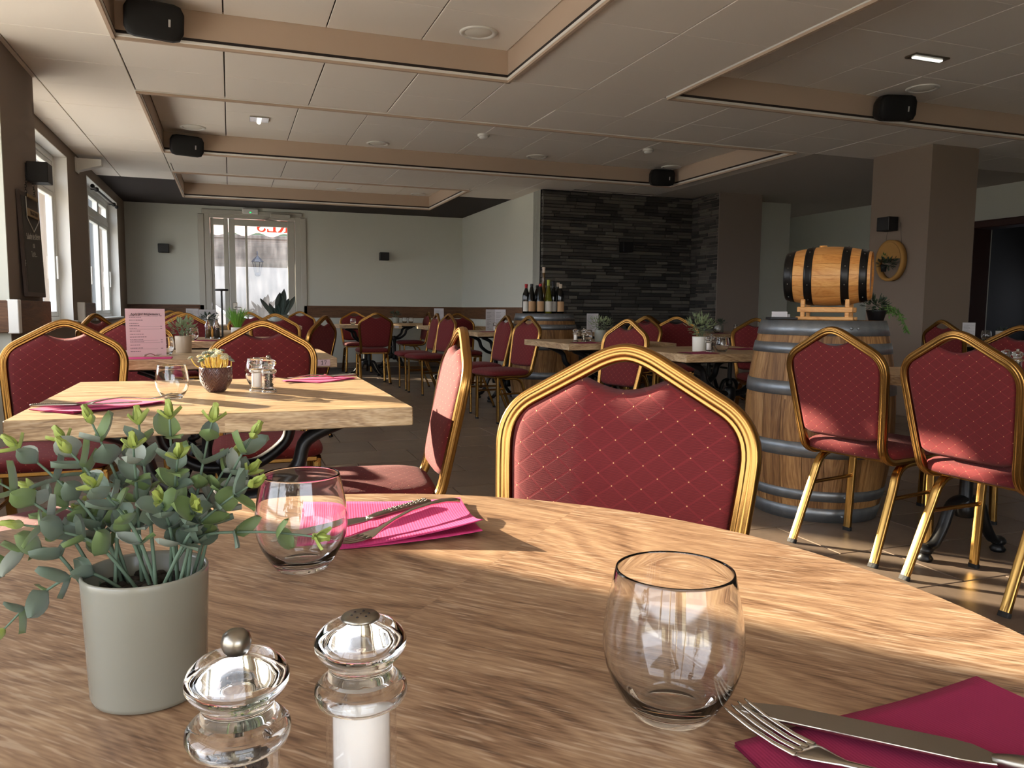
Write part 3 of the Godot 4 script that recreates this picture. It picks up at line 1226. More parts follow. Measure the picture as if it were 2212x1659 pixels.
func build_ceiling_fittings():
	# recessed downlights
	var proto := thing("downlight", "round recessed downlight in the nearest ceiling coffer", "downlight", Vector3(1.5, COFFER_Y, -4.84), 0, "round recessed downlights")
	var a := MB.new()
	a.lathe([Vector2(0.086, -0.004), Vector2(0.108, -0.012), Vector2(0.118, -0.006), Vector2(0.12, 0.0), Vector2(0.086, 0.0), Vector2(0.086, -0.004)], 36)
	part("rim", a.done(), M.white_plastic, proto)
	a = MB.new()
	a.lathe([Vector2(0.088, -0.003), Vector2(0.07, -0.010), Vector2(0.03, -0.013), Vector2(0.0, -0.014)], 36)
	part("diffuser", a.done(), M.lamp_diffuser, proto)
	var at := [[1.5, -8.38, "round downlight in the middle coffer, left of the ceiling smoke detector"], [3.3, -8.4, "round downlight in the middle coffer, just right of the smoke detector"], [5.03, -8.38, "round downlight in the middle coffer above the small wall speaker by the stone wall"], [5.05, -4.76, "round downlight in the right coffer above the right speaker"], [-0.3, -8.32, "round downlight in the middle coffer above the left speaker"], [1.6, -11.75, "round downlight in the farthest coffer, the left of its two"], [2.72, -11.8, "round downlight in the farthest coffer, the right of its two"]]
	for q in at:
		dup(proto, q[2], Vector3(q[0], COFFER_Y, q[1]))
	# emergency luminaires
	var t := thing("emergency_strip", "slim rectangular ceiling light with a bright white tube in the right coffer", "ceiling light", Vector3(4.47, COFFER_Y, -4.19), 0.0)
	a = MB.new()
	a.rbox(Vector3(0, -0.006, 0), Vector3(0.30, 0.012, 0.10), 0.003)
	part("plate", a.done(), M.steel_dark, t)
	a = MB.new()
	a.rbox(Vector3(0, -0.014, 0.0), Vector3(0.25, 0.014, 0.035), 0.005)
	part("tube_light", a.done(), M.lit_strip, t)
	var l := AreaLight3D.new()
	l.name = "strip_glow"
	l.area_size = Vector2(0.25, 0.035)
	l.position = Vector3(4.47, COFFER_Y - 0.03, -4.19)
	l.rotation = Vector3(-PI / 2, 0, 0)
	l.light_energy = 0.02
	l.shadow_enabled = true
	add_child(l)
	t = thing("emergency_square", "small square chrome ceiling light in the middle coffer near the left speaker", "ceiling light", Vector3(0.29, COFFER_Y, -7.73))
	a = MB.new()
	a.rbox(Vector3(0, -0.005, 0), Vector3(0.17, 0.01, 0.2), 0.003)
	part("plate", a.done(), M.steel, t)
	a = MB.new()
	a.tube(pv([[0, -0.014, -0.08], [0, -0.014, 0.08]]), 0.02, 10)
	part("tube_light", a.done(), M.lit_strip, t)
	# smoke detectors
	var sd := thing("smoke_detector", "white round smoke detector hanging from the middle coffer, the nearer one", "smoke detector", Vector3(2.4, COFFER_Y, -7.56))
	a = MB.new()
	a.lathe([Vector2(0, -0.045), Vector2(0.03, -0.044), Vector2(0.042, -0.034), Vector2(0.045, -0.024)], 24)
	part("sensor", a.done(), M.white_plastic, sd)
	a = MB.new()
	a.lathe([Vector2(0.04, -0.024), Vector2(0.058, -0.022), Vector2(0.06, -0.004), Vector2(0.056, 0), Vector2(0, 0)], 24)
	part("base", a.done(), M.white_plastic, sd)
	dup(sd, "white smoke detector in the middle coffer farther right, smaller in view", Vector3(4.26, COFFER_Y, -7.58))
	# loudspeakers on the coffer faces
	var sp := thing("wall_speaker", "large black speaker on the nearest ceiling coffer at top left", "speaker", NO_V)
	sp.set_meta("base_name", "wall_speaker")
	a = MB.new()
	var sil := [[-0.155, -0.05], [-0.135, -0.088], [-0.10, -0.098], [0.10, -0.098], [0.135, -0.088], [0.155, -0.05], [0.155, 0.05], [0.135, 0.088], [0.10, 0.098], [-0.10, 0.098], [-0.135, 0.088], [-0.155, 0.05]]
	var rows := []
	for q in [[0.02, 0.72], [0.06, 0.86], [0.13, 1.0], [0.175, 0.99]]:
		var r := PackedVector3Array()
		for s in sil:
			r.append(Vector3(s[0] * q[1], s[1] * q[1], q[0]))
		rows.append(r)
	a.grid(rows, true, true)
	var idx := PackedInt32Array()
	for k in range(1, sil.size() - 1):
		idx.append_array([0, k, k + 1])
	a.put(rows[0], PackedVector2Array(), idx, false, true)
	part("cabinet", a.done(), M.black_plastic, sp)
	a = MB.new()
	rows = []
	for q in [[0.172, 0.985], [0.19, 0.97], [0.2, 0.86], [0.204, 0.4], [0.204, 0.0]]:
		var r := PackedVector3Array()
		for s in sil:
			r.append(Vector3(s[0] * q[1], s[1] * q[1], q[0]))
		rows.append(r)
	a.grid(rows, true, true)
	part("grille", a.done(), M.grille, sp)
	a = MB.new()
	a.rbox(Vector3(0.075, -0.01, 0.204), Vector3(0.012, 0.04, 0.004), 0.001)
	part("badge", a.done(), M.silver_badge, sp)
	a = MB.new()
	a.rbox(Vector3(0, 0, 0.012), Vector3(0.08, 0.14, 0.03), 0.006)
	part("bracket", a.done(), M.black_plastic, sp)
	sp.position = Vector3(-0.385, 2.60, -5.11)
	sp.rotation = Vector3(0.12, 0.14, -0.03)
	var q2 := dup(sp, "black speaker on the middle coffer edge near the left windows", Vector3(-0.385, 2.575, -8.62))
	q2.rotation = Vector3(0.12, 0.14, -0.03)
	q2 = dup(sp, "black speaker on the middle coffer above the stone wall", Vector3(4.98, 2.61, -8.62))
	q2.rotation = Vector3(0.12, -0.12, 0.02)
	q2 = dup(sp, "black speaker on the right coffer near the big taupe column", Vector3(5.0, 2.61, -5.08))
	q2.rotation = Vector3(0.12, -0.2, 0.02)

func build_wall_fittings():
	# black cube sconces
	var sc := thing("wall_sconce", "black cube wall light on the dark pier above the chalkboard", "wall light", Vector3(-1.23, 1.85, -5.98), PI / 2)
	var a := MB.new()
	a.rbox(Vector3(0, 0, 0.007), Vector3(0.11, 0.11, 0.014), 0.003)
	part("backplate", a.done(), M.black_plastic, sc)
	a = MB.new()
	a.rbox(Vector3(0, 0, 0.072), Vector3(0.15, 0.13, 0.12), 0.004)
	part("body", a.done(), M.black_plastic, sc)
	a = MB.new()
	a.disc(Vector3(0, 0.0655, 0.072), 0.035, 16)
	part("lens", a.done(), M.lamp_diffuser, sc)
	dup(sc, "black cube wall light on the far wall left of the glass door", Vector3(-0.93, 1.86, FAR_Z))
	dup(sc, "black cube wall light on the far wall right of the glass door", Vector3(2.42, 1.84, FAR_Z))
	dup(sc, "black cube wall light on the dark stone wall", Vector3(4.96, 1.82, -9.41))
	dup(sc, "black cube wall light on the taupe column above the hanging basket", Vector3(6.07, 1.84, -5.98), -PI / 2)
	# white wedge at the ceiling on the pier between the windows
	var w := thing("wedge_bracket", "white wedge shaped box under the ceiling between the two left windows", "bracket", Vector3(WALL_X, 2.36, -9.25))
	a = MB.new()
	var wedge := []
	for z in [-0.06, 0.06]:
		wedge.append(pv([[0.012, 0.0, z], [0.012, 0.13, z], [0.24, 0.13, z], [0.24, 0.07, z]]))
	a.grid(wedge, true, false)
	for k in 2:
		a.put(wedge[k], PackedVector2Array(), PackedInt32Array([0, 1, 2, 0, 2, 3] if k == 0 else [0, 2, 1, 0, 3, 2]), false, true)
	part("body", a.done(), M.white_plastic, w)
	a = MB.new()
	a.rbox(Vector3(0.008, 0.065, 0), Vector3(0.016, 0.15, 0.15), 0.003)
	part("backplate", a.done(), M.white_plastic, w)
	# chalkboard on the pier
	var b := thing("chalkboard", "dark chalkboard with handwritten menu hanging on the left pier", "chalkboard", Vector3(-1.215, 1.37, -5.9), PI / 2)
	a = MB.new()
	a.rbox(Vector3(0, 0, 0.005), Vector3(0.52, 0.66, 0.02), 0.003)
	part("board", a.done(), M.board_frame, b, NO_V, Vector3(-0.03, 0, 0))
	a = MB.new()
	a.box(Vector3(0, 0.0, 0.0165), Vector3(0.46, 0.6, 0.003))
	part("slate", a.done(), M.chalkboard, b, NO_V, Vector3(-0.03, 0, 0))
	var ty := 0.06
	for s in ["Salade de chèvre", "ou", "Tarte...", "Filet de porc moutarde", "frites", "~", "Crème brûlée"]:
		part("chalk_writing", text_mesh(s, 0.05, 0.0006), M.chalk, b, Vector3(0.0, ty, 0.0195), Vector3(-0.03, 0, 0.06))
		ty -= 0.056
	a = MB.new()
	a.tube(pv([[-0.16, 0.3, 0.02], [-0.16, 0.17, 0.022], [0, 0.09, 0.024], [0.16, 0.17, 0.022], [0.16, 0.3, 0.02]]), 0.003, 6)
	part("chalk_line", a.done(), M.chalk, b)
	a = MB.new()
	a.rbox(Vector3(0, 0.205, 0.024), Vector3(0.32, 0.05, 0.008), 0.002)
	part("sign_plate", a.done(), M.wood_sign, b)
	part("sign_writing", text_mesh("SUGGESTION", 0.034, 0.0008), M.ink, b, Vector3(0, 0.205, 0.0288))
	a = MB.new()
	for s in [-1, 1]:
		a.rbox(Vector3(s * 0.06, 0.31, 0.024), Vector3(0.15, 0.02, 0.008), 0.002)
	part("sign_roof", a.done(), M.wood_sign, b)
	for s in [-1, 1]:
		a = MB.new()
		for k in 9:
			var c := Vector3(s * (0.1 + 0.02 * sin(k * 0.7)), 0.32 + k * 0.016, 0.012)
			var ring := PackedVector3Array()
			for j in 9:
				var an := TAU * j / 8
				ring.append(c + (Vector3(cos(an) * 0.006, sin(an) * 0.011, 0) if k % 2 == 0 else Vector3(0, sin(an) * 0.011, cos(an) * 0.006)))
			a.tube(ring, 0.0018, 5, false)
		part("chain", a.done(), M.black_plastic, b)
	# round basket hanging on the right column
	var bk := thing("hanging_basket", "round wooden hoop basket hanging on the taupe column", "basket", Vector3(6.055, 1.49, -5.94), -PI / 2)
	a = MB.new()
	var hoop := PackedVector3Array()
	for k in 48:
		hoop.append(Vector3(cos(TAU * k / 48) * 0.152, sin(TAU * k / 48) * 0.185, 0.03))
	a.sweep(hoop, PackedVector2Array([Vector2(-0.012, -0.03), Vector2(0.012, -0.03), Vector2(0.012, 0.03), Vector2(-0.012, 0.03)]), Vector3(0, 0, 1), true)
	part("hoop", a.done(), M.wicker, bk)
	a = MB.new()
	var half := PackedVector2Array()
	for k in 25:
		var an := PI + PI * k / 24
		half.append(Vector2(cos(an) * 0.148, sin(an) * 0.18 - 0.015))
	a.xf = Transform3D(Basis(Vector3.RIGHT, PI / 2), NO_V)
	a.prism(half, 0.05, 0.058)
	part("pocket", a.done(), M.wicker, bk)
	a = MB.new()
	for s in [-1, 1]:
		a.tube(pv([[s * 0.1, 0.15, 0.01], [s * 0.07, 0.36, 0.01]]), 0.0015, 4)
	part("cord", a.done(), M.board_frame, bk)
	var pl := thing("basket_plant", "trailing green plant in a small black pot inside the hanging basket", "plant", Vector3(6.055, 1.42, -5.94), -PI / 2)
	a = MB.new()
	a.lathe([Vector2(0, -0.035), Vector2(0.022, -0.035), Vector2(0.028, 0.03), Vector2(0, 0.03)], 16)
	part("pot", a.done(), M.black_plastic, pl, Vector3(-0.03, 0, 0.085))
	bushy(pl, "foliage", Vector3(0, 0.045, 0.075), Vector3(0.12, 0.05, 0.04), 90, 0.035, M.leaf_dark, 21)
	bushy(pl, "pale_foliage", Vector3(-0.03, 0.09, 0.085), Vector3(0.03, 0.045, 0.02), 16, 0.025, M.leaf_fern, 22)

func bushy(parent: Node, called: String, c: Vector3, r: Vector3, n: int, size: float, m: Material, seed_: int, up := 0.3) -> MeshInstance3D:
	# many small leaves, joined: they cannot be told apart at this distance
	var q := RandomNumberGenerator.new()
	q.seed = seed_
	var a := MB.new()
	for i in n:
		var d := Vector3(q.randfn(), q.randfn(), q.randfn()).normalized()
		var p := c + d * r * pow(q.randf(), 0.4)
		var f := (d + Vector3(q.randf_range(-0.4, 0.4), up, q.randf_range(-0.4, 0.4))).normalized()
		var s := f.cross(Vector3(0.2, 1, 0.1)).normalized()
		a.xf = Transform3D(Basis(s, f.cross(s).normalized() * -1.0, f), p)
		a.leaf(size * q.randf_range(0.7, 1.2), size * 0.45, 0.2, 0.12)
	var o := part(called, a.done(), m, parent)
	o.set_meta("kind", "stuff")
	return o

# ---------------------------------------------------------------- furniture
func iron_base(t: Node3D, x: float, z: float, arm := 0.27, toe := 0.2):
	# cast iron trestle lying in the x-y plane: column, two curved arms, two curved feet
	var oval := PackedVector2Array()
	for k in 12:
		oval.append(Vector2(cos(TAU * k / 12) * 0.017 * (1.0 + 0.12 * (k % 2)), sin(TAU * k / 12) * 0.026))
	var a := MB.new()
	a.lathe([Vector2(0, 0.16), Vector2(0.034, 0.165), Vector2(0.04, 0.2), Vector2(0.026, 0.24), Vector2(0.023, 0.44), Vector2(0.036, 0.49), Vector2(0.036, 0.53), Vector2(0, 0.55)], 14)
	part("column", a.done(), M.cast_iron, t, Vector3(x, 0, z))
	a = MB.new()
	a.rbox(Vector3(0, 0.694, 0), Vector3(arm * 2 + 0.08, 0.02, 0.045), 0.004)
	part("top_bar", a.done(), M.cast_iron, t, Vector3(x, 0, z))
	for s in [-1.0, 1.0]:
		a = MB.new()
		a.sweep(smooth_path([Vector3(s * 0.01, 0.50, 0), Vector3(s * 0.09, 0.51, 0), Vector3(s * 0.17, 0.57, 0), Vector3(s * 0.20, 0.645, 0), Vector3(s * arm, 0.688, 0)], 5), oval, Vector3(0, 0, 1))
		part("arm", a.done(), M.cast_iron, t, Vector3(x, 0, z))
		a = MB.new()
		a.sweep(smooth_path([Vector3(s * 0.01, 0.24, 0), Vector3(s * 0.075, 0.22, 0), Vector3(s * 0.115, 0.13, 0), Vector3(s * (toe - 0.04), 0.062, 0), Vector3(s * toe, 0.05, 0)], 5), oval, Vector3(0, 0, 1))
		a.ellip(Vector3(s * toe, 0.045, 0), Vector3(0.03, 0.022, 0.032))
		a.xf = Transform3D(Basis(), Vector3(s * toe, 0, 0))
		a.lathe([Vector2(0, 0.0), Vector2(0.026, 0.0), Vector2(0.032, 0.012), Vector2(0.02, 0.028), Vector2(0.0, 0.05)], 12)
		part("foot", a.done(), M.cast_iron, t, Vector3(x, 0, z))

func square_table(lab: String, x0: float, x1: float, zn: float, zf: float, group := "rectangular dining tables") -> Node3D:
	var t := thing("dining_table", lab, "table", Vector3((x0 + x1) / 2, 0, (zn + zf) / 2), 0, group)
	var w := x1 - x0
	var d := zn - zf
	var a := MB.new()
	a.rbox(Vector3(0, 0.7275, 0), Vector3(w, 0.045, d), 0.0025)
	part("tabletop", a.done(), M.oak_top, t)
	for s in [-1, 1]:
		iron_base(t, 0, s * d * 0.24, minf(0.29, w * 0.36), minf(0.2, w * 0.3))
	a = MB.new()
	a.tube(pv([[0, 0.36, -d * 0.24], [0, 0.36, d * 0.24]]), 0.012, 8)
	part("crossbar", a.done(), M.cast_iron, t)
	return t

func build_tables():
	# round table the camera sits at
	var t := thing("round_table", "round wood grain table in the foreground, cut off by the bottom of the picture", "table", Vector3(0.027, 0, -0.482))
	var a := MB.new()
	a.lathe([Vector2(0, 0.708), Vector2(0.526, 0.708), Vector2(0.5325, 0.712), Vector2(0.5335, 0.715), Vector2(0.5335, 0.743), Vector2(0.5325, 0.7465), Vector2(0.53, 0.748)], 96)
	part("edge_band", a.done(), M.oak_edge, t)
	a = MB.new()
	a.disc(NO_V, 0.533, 96)
	part("tabletop", a.done(), M.table_laminate, t, Vector3(0, 0.75, 0), Vector3(0, -PI / 4, 0))
	a = MB.new()
	a.lathe([Vector2(0.533, -0.002), Vector2(0.533, 0.0)], 96)
	part("top_edge", a.done(), M.table_laminate, t, Vector3(0, 0.75, 0))
	iron_base(t, 0, 0.1, 0.3, 0.24)
	iron_base(t, 0, -0.1, 0.3, 0.24)
	square_table("thick oak square table in bright sun at left, just behind the foreground round table", -0.45, 0.414, -1.86, -2.75)
	var b := square_table("oak table with a number 17 plate on its front edge", -0.72, 0.476, -3.80, -4.67)
	a = MB.new()
	a.rbox(NO_V, Vector3(0.06, 0.03, 0.004), 0.0015)
	var pl := part("number_plate", a.done(), M.paper_pink, b, Vector3(0.535, 0.727, 0.437), NO_V, "pale number plate reading 17")
	part("number", text_mesh("17", 0.026, 0.0006, "Droid Serif"), M.ink, pl, Vector3(0, 0, 0.0024))
	square_table("oak table behind table 17 carrying the slim black lamp", -0.62, 0.46, -5.73, -6.6)
	square_table("oak table mostly hidden, third row back along the left windows", -0.75, 0.46, -7.75, -8.6)
	square_table("far oak table near the glass door with snake plant and menu cards", -0.72, 0.86, -10.35, -11.2)
	b = square_table("far oak table behind the red chair standing with its back to us", 1.40, 2.27, -10.9, -11.6)
	a = MB.new()
	a.rbox(NO_V, Vector3(0.06, 0.03, 0.004), 0.0015)
	part("number_plate", a.done(), M.paper, b, Vector3(0.36, 0.727, 0.352))
	square_table("farthest oak table against the white far wall", 2.05, 2.9, -12.3, -12.95)
	square_table("oak table with an open white menu, left of the wine barrel", 2.37, 3.2, -7.64, -8.5)
	square_table("far oak table holding the folded white card, in the far right corner", 2.45, 3.3, -10.1, -10.75)
	square_table("oak table in front of the wine bottle barrel", 2.228, 3.1, -5.02, -5.9)
	square_table("oak table between the foreground chair and the large barrel", 2.348, 3.25, -3.70, -4.57)
	square_table("distant oak table by the dark taupe column with a small green pot", 4.75, 5.6, -7.05, -7.9)
	square_table("oak table at far right beside the two large red chairs", 2.45, 3.15, -1.25, -2.68)
	square_table("oak table in front of the right taupe column with a white pot", 5.9, 6.8, -4.45, -5.3)
	square_table("oak table behind the stone wall chairs, right of the wine barrel", 3.5, 4.35, -7.6, -8.4)

var chair0: Node3D

func back_z(y: float) -> float:
	return -0.20 - (y - 0.44) * 0.20

func make_chair() -> Node3D:
	var t := thing("banquet_chair", "", "chair")
	t.set_meta("base_name", "banquet_chair")
	# ribbed tube section
	var sec := PackedVector2Array()
	for q in [[-14, -10], [-12.5, -13], [-9, -14.5], [-6.5, -12.5], [-4, -14.5], [0, -15.5], [4, -14.5], [6.5, -12.5], [9, -14.5], [12.5, -13], [15, -10], [14, -6.5], [16, -4], [16.5, 0], [16, 4], [14, 6.5], [15, 10], [12.5, 13], [9, 14.5], [6.5, 12.5], [4, 14.5], [0, 15.5], [-4, 14.5], [-6.5, 12.5], [-9, 14.5], [-12.5, 13], [-14, 10], [-15, 0]]:
		sec.append(Vector2(q[0], q[1]) / 1000.0)
	# outline of the back, from the left seat rail over the peak to the right
	var c := Curve3D.new()
	var pts := [[0.178, 0.402, 0.17, 0.0], [0.178, 0.402, -0.125, 0.0], [0.182, 0.47, -0.205, 0.06], [0.2135, 0.765, 0.0, 0.0], [0.186, 0.838, 0.0, 0.0], [0.045, 0.914, 0.0, 0.0], [0.0, 0.922, 0.0, 0.0]]
	var half := PackedVector3Array()
	half.append_array(smooth_seg([[0.178, 0.402, 0.17], [0.178, 0.402, 0.0], [0.178, 0.402, -0.12]]))
	for k in range(1, 9):
		var an := PI / 2 * k / 9
		half.append(Vector3(0.178 + 0.004 * k / 9.0, 0.402 + 0.075 * (1 - cos(an)), -0.12 - 0.085 * sin(an)))
	for k in 9:
		var y := lerpf(0.477, 0.745, k / 8.0)
		half.append(Vector3(lerpf(0.182, 0.2125, pow(k / 8.0, 0.9)), y, back_z(y)))
	for k in range(1, 10):
		var f := k / 9.0
		# shoulder: a quadratic curve
		var p0 := Vector2(0.2125, 0.745)
		var p1 := Vector2(0.2185, 0.806)
		var p2 := Vector2(0.168, 0.836)
		var p := p0.lerp(p1, f).lerp(p1.lerp(p2, f), f)
		half.append(Vector3(p.x, p.y, back_z(p.y)))
	for k in range(1, 5):
		var f := k / 4.0
		var p := Vector2(0.168, 0.836).lerp(Vector2(0.058, 0.8985), f)
		half.append(Vector3(p.x, p.y, back_z(p.y)))
	for k in range(1, 7):
		var f := k / 6.0
		var p := Vector2(0.058, 0.8985).lerp(Vector2(0.025, 0.917), f).lerp(Vector2(0.025, 0.917).lerp(Vector2(0, 0.9175), f), f)
		half.append(Vector3(p.x, p.y, back_z(p.y)))
	var path := PackedVector3Array()
	for p in half:
		path.append(Vector3(-p.x, p.y, p.z))
	for i in range(half.size() - 2, -1, -1):
		path.append(half[i])
	# sweep with the section's depth kept normal to the frame's plane
	var a := MB.new()
	var rows := []
	var n := path.size()
	for i in n:
		var tan := (path[mini(i + 1, n - 1)] - path[maxi(i - 1, 0)]).normalized()
		var out := Vector3(signf(path[i].x), 0, 0)
		if path[i].y > 0.74:
			var f := clampf((path[i].y - 0.74) / 0.17, 0, 1)
			out = Vector3(path[i].x * 4.0, 0.25 + f, 0)
		var w := tan.cross(out).normalized()
		var u := w.cross(tan).normalized()
		if u.dot(out) < 0:
			u = -u
		var r := PackedVector3Array()
		for q in sec:
			r.append(path[i] + u * q.x + w * q.y)
		rows.append(r)
	a.grid(rows, true)
	part("back_frame", a.done(), M.gold_metal, t)
	# backrest pad
	a = MB.new()
	rows = []
	var uvr := []
	var N := 30
	var H := 26
	for side in 2:
		for j in H + 1:
			var r := PackedVector3Array()
			var ur := PackedVector2Array()
			var v := float(j) / H
			if side == 1:
				v = 1.0 - v
			for i in N + 1:
				var u := (float(i) / N * 2.0 - 1.0) * (1 if side == 0 else 1)
				var ax := absf(u)
				var xt := 0.197 * u
				var top := 0.9195 - absf(xt) * 0.568
				if ax > 0.9:
					top -= (ax - 0.9) * 0.25
				var dip := 0.074
				if absf(xt) < dip:
					var e := 0.9195 - dip * 0.568
					top = e - 0.021 * pow(1.0 - pow(xt / dip, 2.0), 1.2)
				var bot := 0.478 + 0.018 * pow(ax, 6.0) + 0.004
				var y := lerpf(bot, top, v)
				var hw := lerpf(0.171, 0.2, clampf((y - 0.48) / 0.26, 0, 1))
				var x := u * hw
				var k := (1.0 - pow(ax, 7.0)) * minf(1.0, (1.0 - pow(absf(v * 2 - 1), 9.0)) * 1.0)
				var th: float = (0.006 + 0.022 * pow(maxf(k, 0), 0.6) * (0.75 + 0.25 * cos(u * 1.3))) if side == 0 else -(0.006 + 0.008 * pow(maxf(k, 0), 0.5))
				if i == 0 or i == N or j == 0 or j == H:
					th = 0.0
				r.append(Vector3(x, y, back_z(y) + th))
				ur.append(Vector2(x / 0.05, -y / 0.037))
			rows.append(r)
			uvr.append(ur)
	a.grid(rows, false, true, uvr)
	part("backrest", a.done(), M.red_fabric, t)
	# seat
	a = MB.new()
	a.pillow(0.415, 0.42, 0.412, 0.458, 0.018, 0.06, Vector2(20.0, 27.0))
	part("seat", a.done(), M.red_fabric, t, Vector3(0, 0, 0.012))
	a = MB.new()
	a.rbox(Vector3(0, 0.402, 0.16), Vector3(0.36, 0.022, 0.022), 0.004)
	part("seat_frame", a.done(), M.gold_metal, t)
	a = MB.new()
	a.rbox(Vector3(0, 0.402, -0.10), Vector3(0.36, 0.022, 0.022), 0.004)
	part("seat_frame", a.done(), M.gold_metal, t)
	# legs: ribbed oval tube
	var ls := PackedVector2Array()
	for q in [[-9, -13], [-6, -17], [0, -16], [6, -17], [9, -13], [8, -5], [9.5, 0], [8, 5], [9, 13], [6, 17], [0, 16], [-6, 17], [-9, 13], [-8, 5], [-9.5, 0], [-8, -5]]:
		ls.append(Vector2(q[0], q[1]) / 1000.0)
	for s in [-1.0, 1.0]:
		a = MB.new()
		var lp := smooth_path([Vector3(s * 0.178, 0.385, 0.06), Vector3(s * 0.178, 0.383, -0.04), Vector3(s * 0.179, 0.352, -0.095), Vector3(s * 0.183, 0.27, -0.13), Vector3(s * 0.19, 0.014, -0.235)], 5)
		a.sweep(lp, ls, Vector3(1, 0, 0))
		var leg := part("leg", a.done(), M.leg_gold, t)
		a = MB.new()
		a.sweep(pv([[s * 0.19, 0.016, -0.234], [s * 0.1905, 0.0, -0.241]]), scaled(ls, 1.12), Vector3(1, 0, 0))
		part("foot_cap", a.done(), M.black_rubber, leg)
		a = MB.new()
		lp = pv([[s * 0.178, 0.40, 0.145], [s * 0.183, 0.2, 0.142], [s * 0.188, 0.014, 0.14]])
		a.sweep(lp, ls, Vector3(1, 0, 0))
		leg = part("leg", a.done(), M.leg_gold, t)
		a = MB.new()
		a.sweep(pv([[s * 0.188, 0.016, 0.14], [s * 0.188, 0.0, 0.14]]), scaled(ls, 1.12), Vector3(1, 0, 0))
		part("foot_cap", a.done(), M.black_rubber, leg)
		a = MB.new()
		for y in [0.11, 0.19]:
			a.ellip(Vector3(s * 0.199, y, 0.142), Vector3(0.004, 0.005, 0.005), 8, 6)
		part("bolt", a.done(), M.black_rubber, leg)
		a = MB.new()
		a.tube(pv([[s * 0.182, 0.255, -0.135], [s * 0.182, 0.255, 0.143]]), 0.0085, 8)
		part("stretcher", a.done(), M.gold_metal, t)
	return t

func smooth_seg(q: Array) -> PackedVector3Array:
	return pv(q)

func scaled(p: PackedVector2Array, k: float) -> PackedVector2Array:
	var o := PackedVector2Array()
	for q in p:
		o.append(q * k)
	return o

func build_chairs():
	chair0 = make_chair()
	var first := true
	# label, x and z of the back at shoulder height, facing in degrees (0 faces the camera's side, -90 faces the windows)
	var list := [
		["red chair facing us across the foreground round table, largest in view", 0.615, -1.16, -46],
		["red chair with sunlit edge behind the left end of the sunny square table", -0.625, -3.53, 0],
		["red chair behind the middle of the sunny square table, left of plate 17", 0.127, -3.53, 0],
		["red chair seen edge on with a white sun stripe on its back", 0.665, -2.38, -96],
		["red chair at lower left showing only its sunlit seat behind the grey potted plant", -0.66, -1.89, 131],
		["red chair with dark frame by the windows, left of the pink menu card", -0.90, -6.30, 62],
		["red chair behind the pink menu card on table 17", -0.565, -5.42, 0],
		["red chair behind the potted plant on table 17, right of the pink menu", -0.372, -7.42, 0],
		["red chair half hidden, gold peak just right of the pink menu top", -0.54, -9.28, 0],
		["far red chair whose handle hole shows light, behind the green grass pot", 0.19, -9.28, 0],
		["red chair with gold frame peeking out right above the sunny table's middle chair", 0.38, -7.42, 0],
		["far red chair in front of the snake plant, right of the glass door", 0.96, -11.9, 0],
		["farthest red chair at the left, top just visible over other chairs", -0.80, -11.9, 0],
		["dark red chair turned away at the right end of the black lamp's table", 0.63, -5.85, -122],
		["far red chair facing us against the white far wall", 1.82, -12.35, 0],
		["red chair standing with its back squarely to us in mid room", 1.75, -10.03, 180],
		["small far red chair side on near the far wall, right of the glasses", 3.02, -12.5, -90],
		["pink lit red chair side on, leftmost of the pair left of the open menu", 2.38, -9.42, -90],
		["pink lit red chair angled, second of the pair left of the open menu", 2.40, -8.92, -78],
		["dark red chair with a pale handle hole, left of the open white menu", 2.76, -9.75, 0],
		["red chair left of the wine barrel, leftmost of two matching angled chairs", 2.53, -7.25, -88],
		["red chair overlapping the wine barrel, right one of two matching angled chairs", 2.52, -6.6, -78],
		["red chair seen through the handle hole of the foreground chair", 2.5, -4.69, -76],
		["red chair right of the pale flower pot in front of the stone wall", 3.78, -6.7, -74],
		["red chair mostly hidden behind another, in front of the stone wall", 4.08, -7.25, -72],
		["red chair lit pink behind the white pot and salt shakers", 4.22, -6.85, -34],
		["far dark red chair by the stone wall, just behind the pink lit one", 4.62, -8.1, 10],
		["dark red chair directly left of the large barrel", 4.32, -5.7, -20],
		["large red chair in front of the big barrel with sun on its lower back", 2.26, -2.485, 102],
		["large red chair at the far right, right of the one before the barrel", 2.315, -1.965, 94],
		["red chair half hidden behind the far right chair's peak", 5.63, -4.95, 85],
		["red chair at the right picture edge beyond the salt and pepper mills", 3.75, -2.85, -84],
		["far red chair at the right edge in front of the dark doorway", 5.95, -4.0, -60],
	]
	for q in list:
		var a := deg_to_rad(q[3])
		var f := Vector3(sin(a), 0, cos(a))
		var p := Vector3(q[1], 0, q[2]) + f * 0.272
		if first:
			first = false
			chair0.position = p
			chair0.rotation.y = a
			chair0.set_meta("label", q[0])
			chair0.set_meta("group", "red banquet chairs")
		else:
			dup(chair0, q[0], p, a)

func barrel_r(y: float, H: float, r0: float, r1: float) -> float:
	var t := y / H * 2.0 - 1.0
	return r1 - (r1 - r0) * t * t

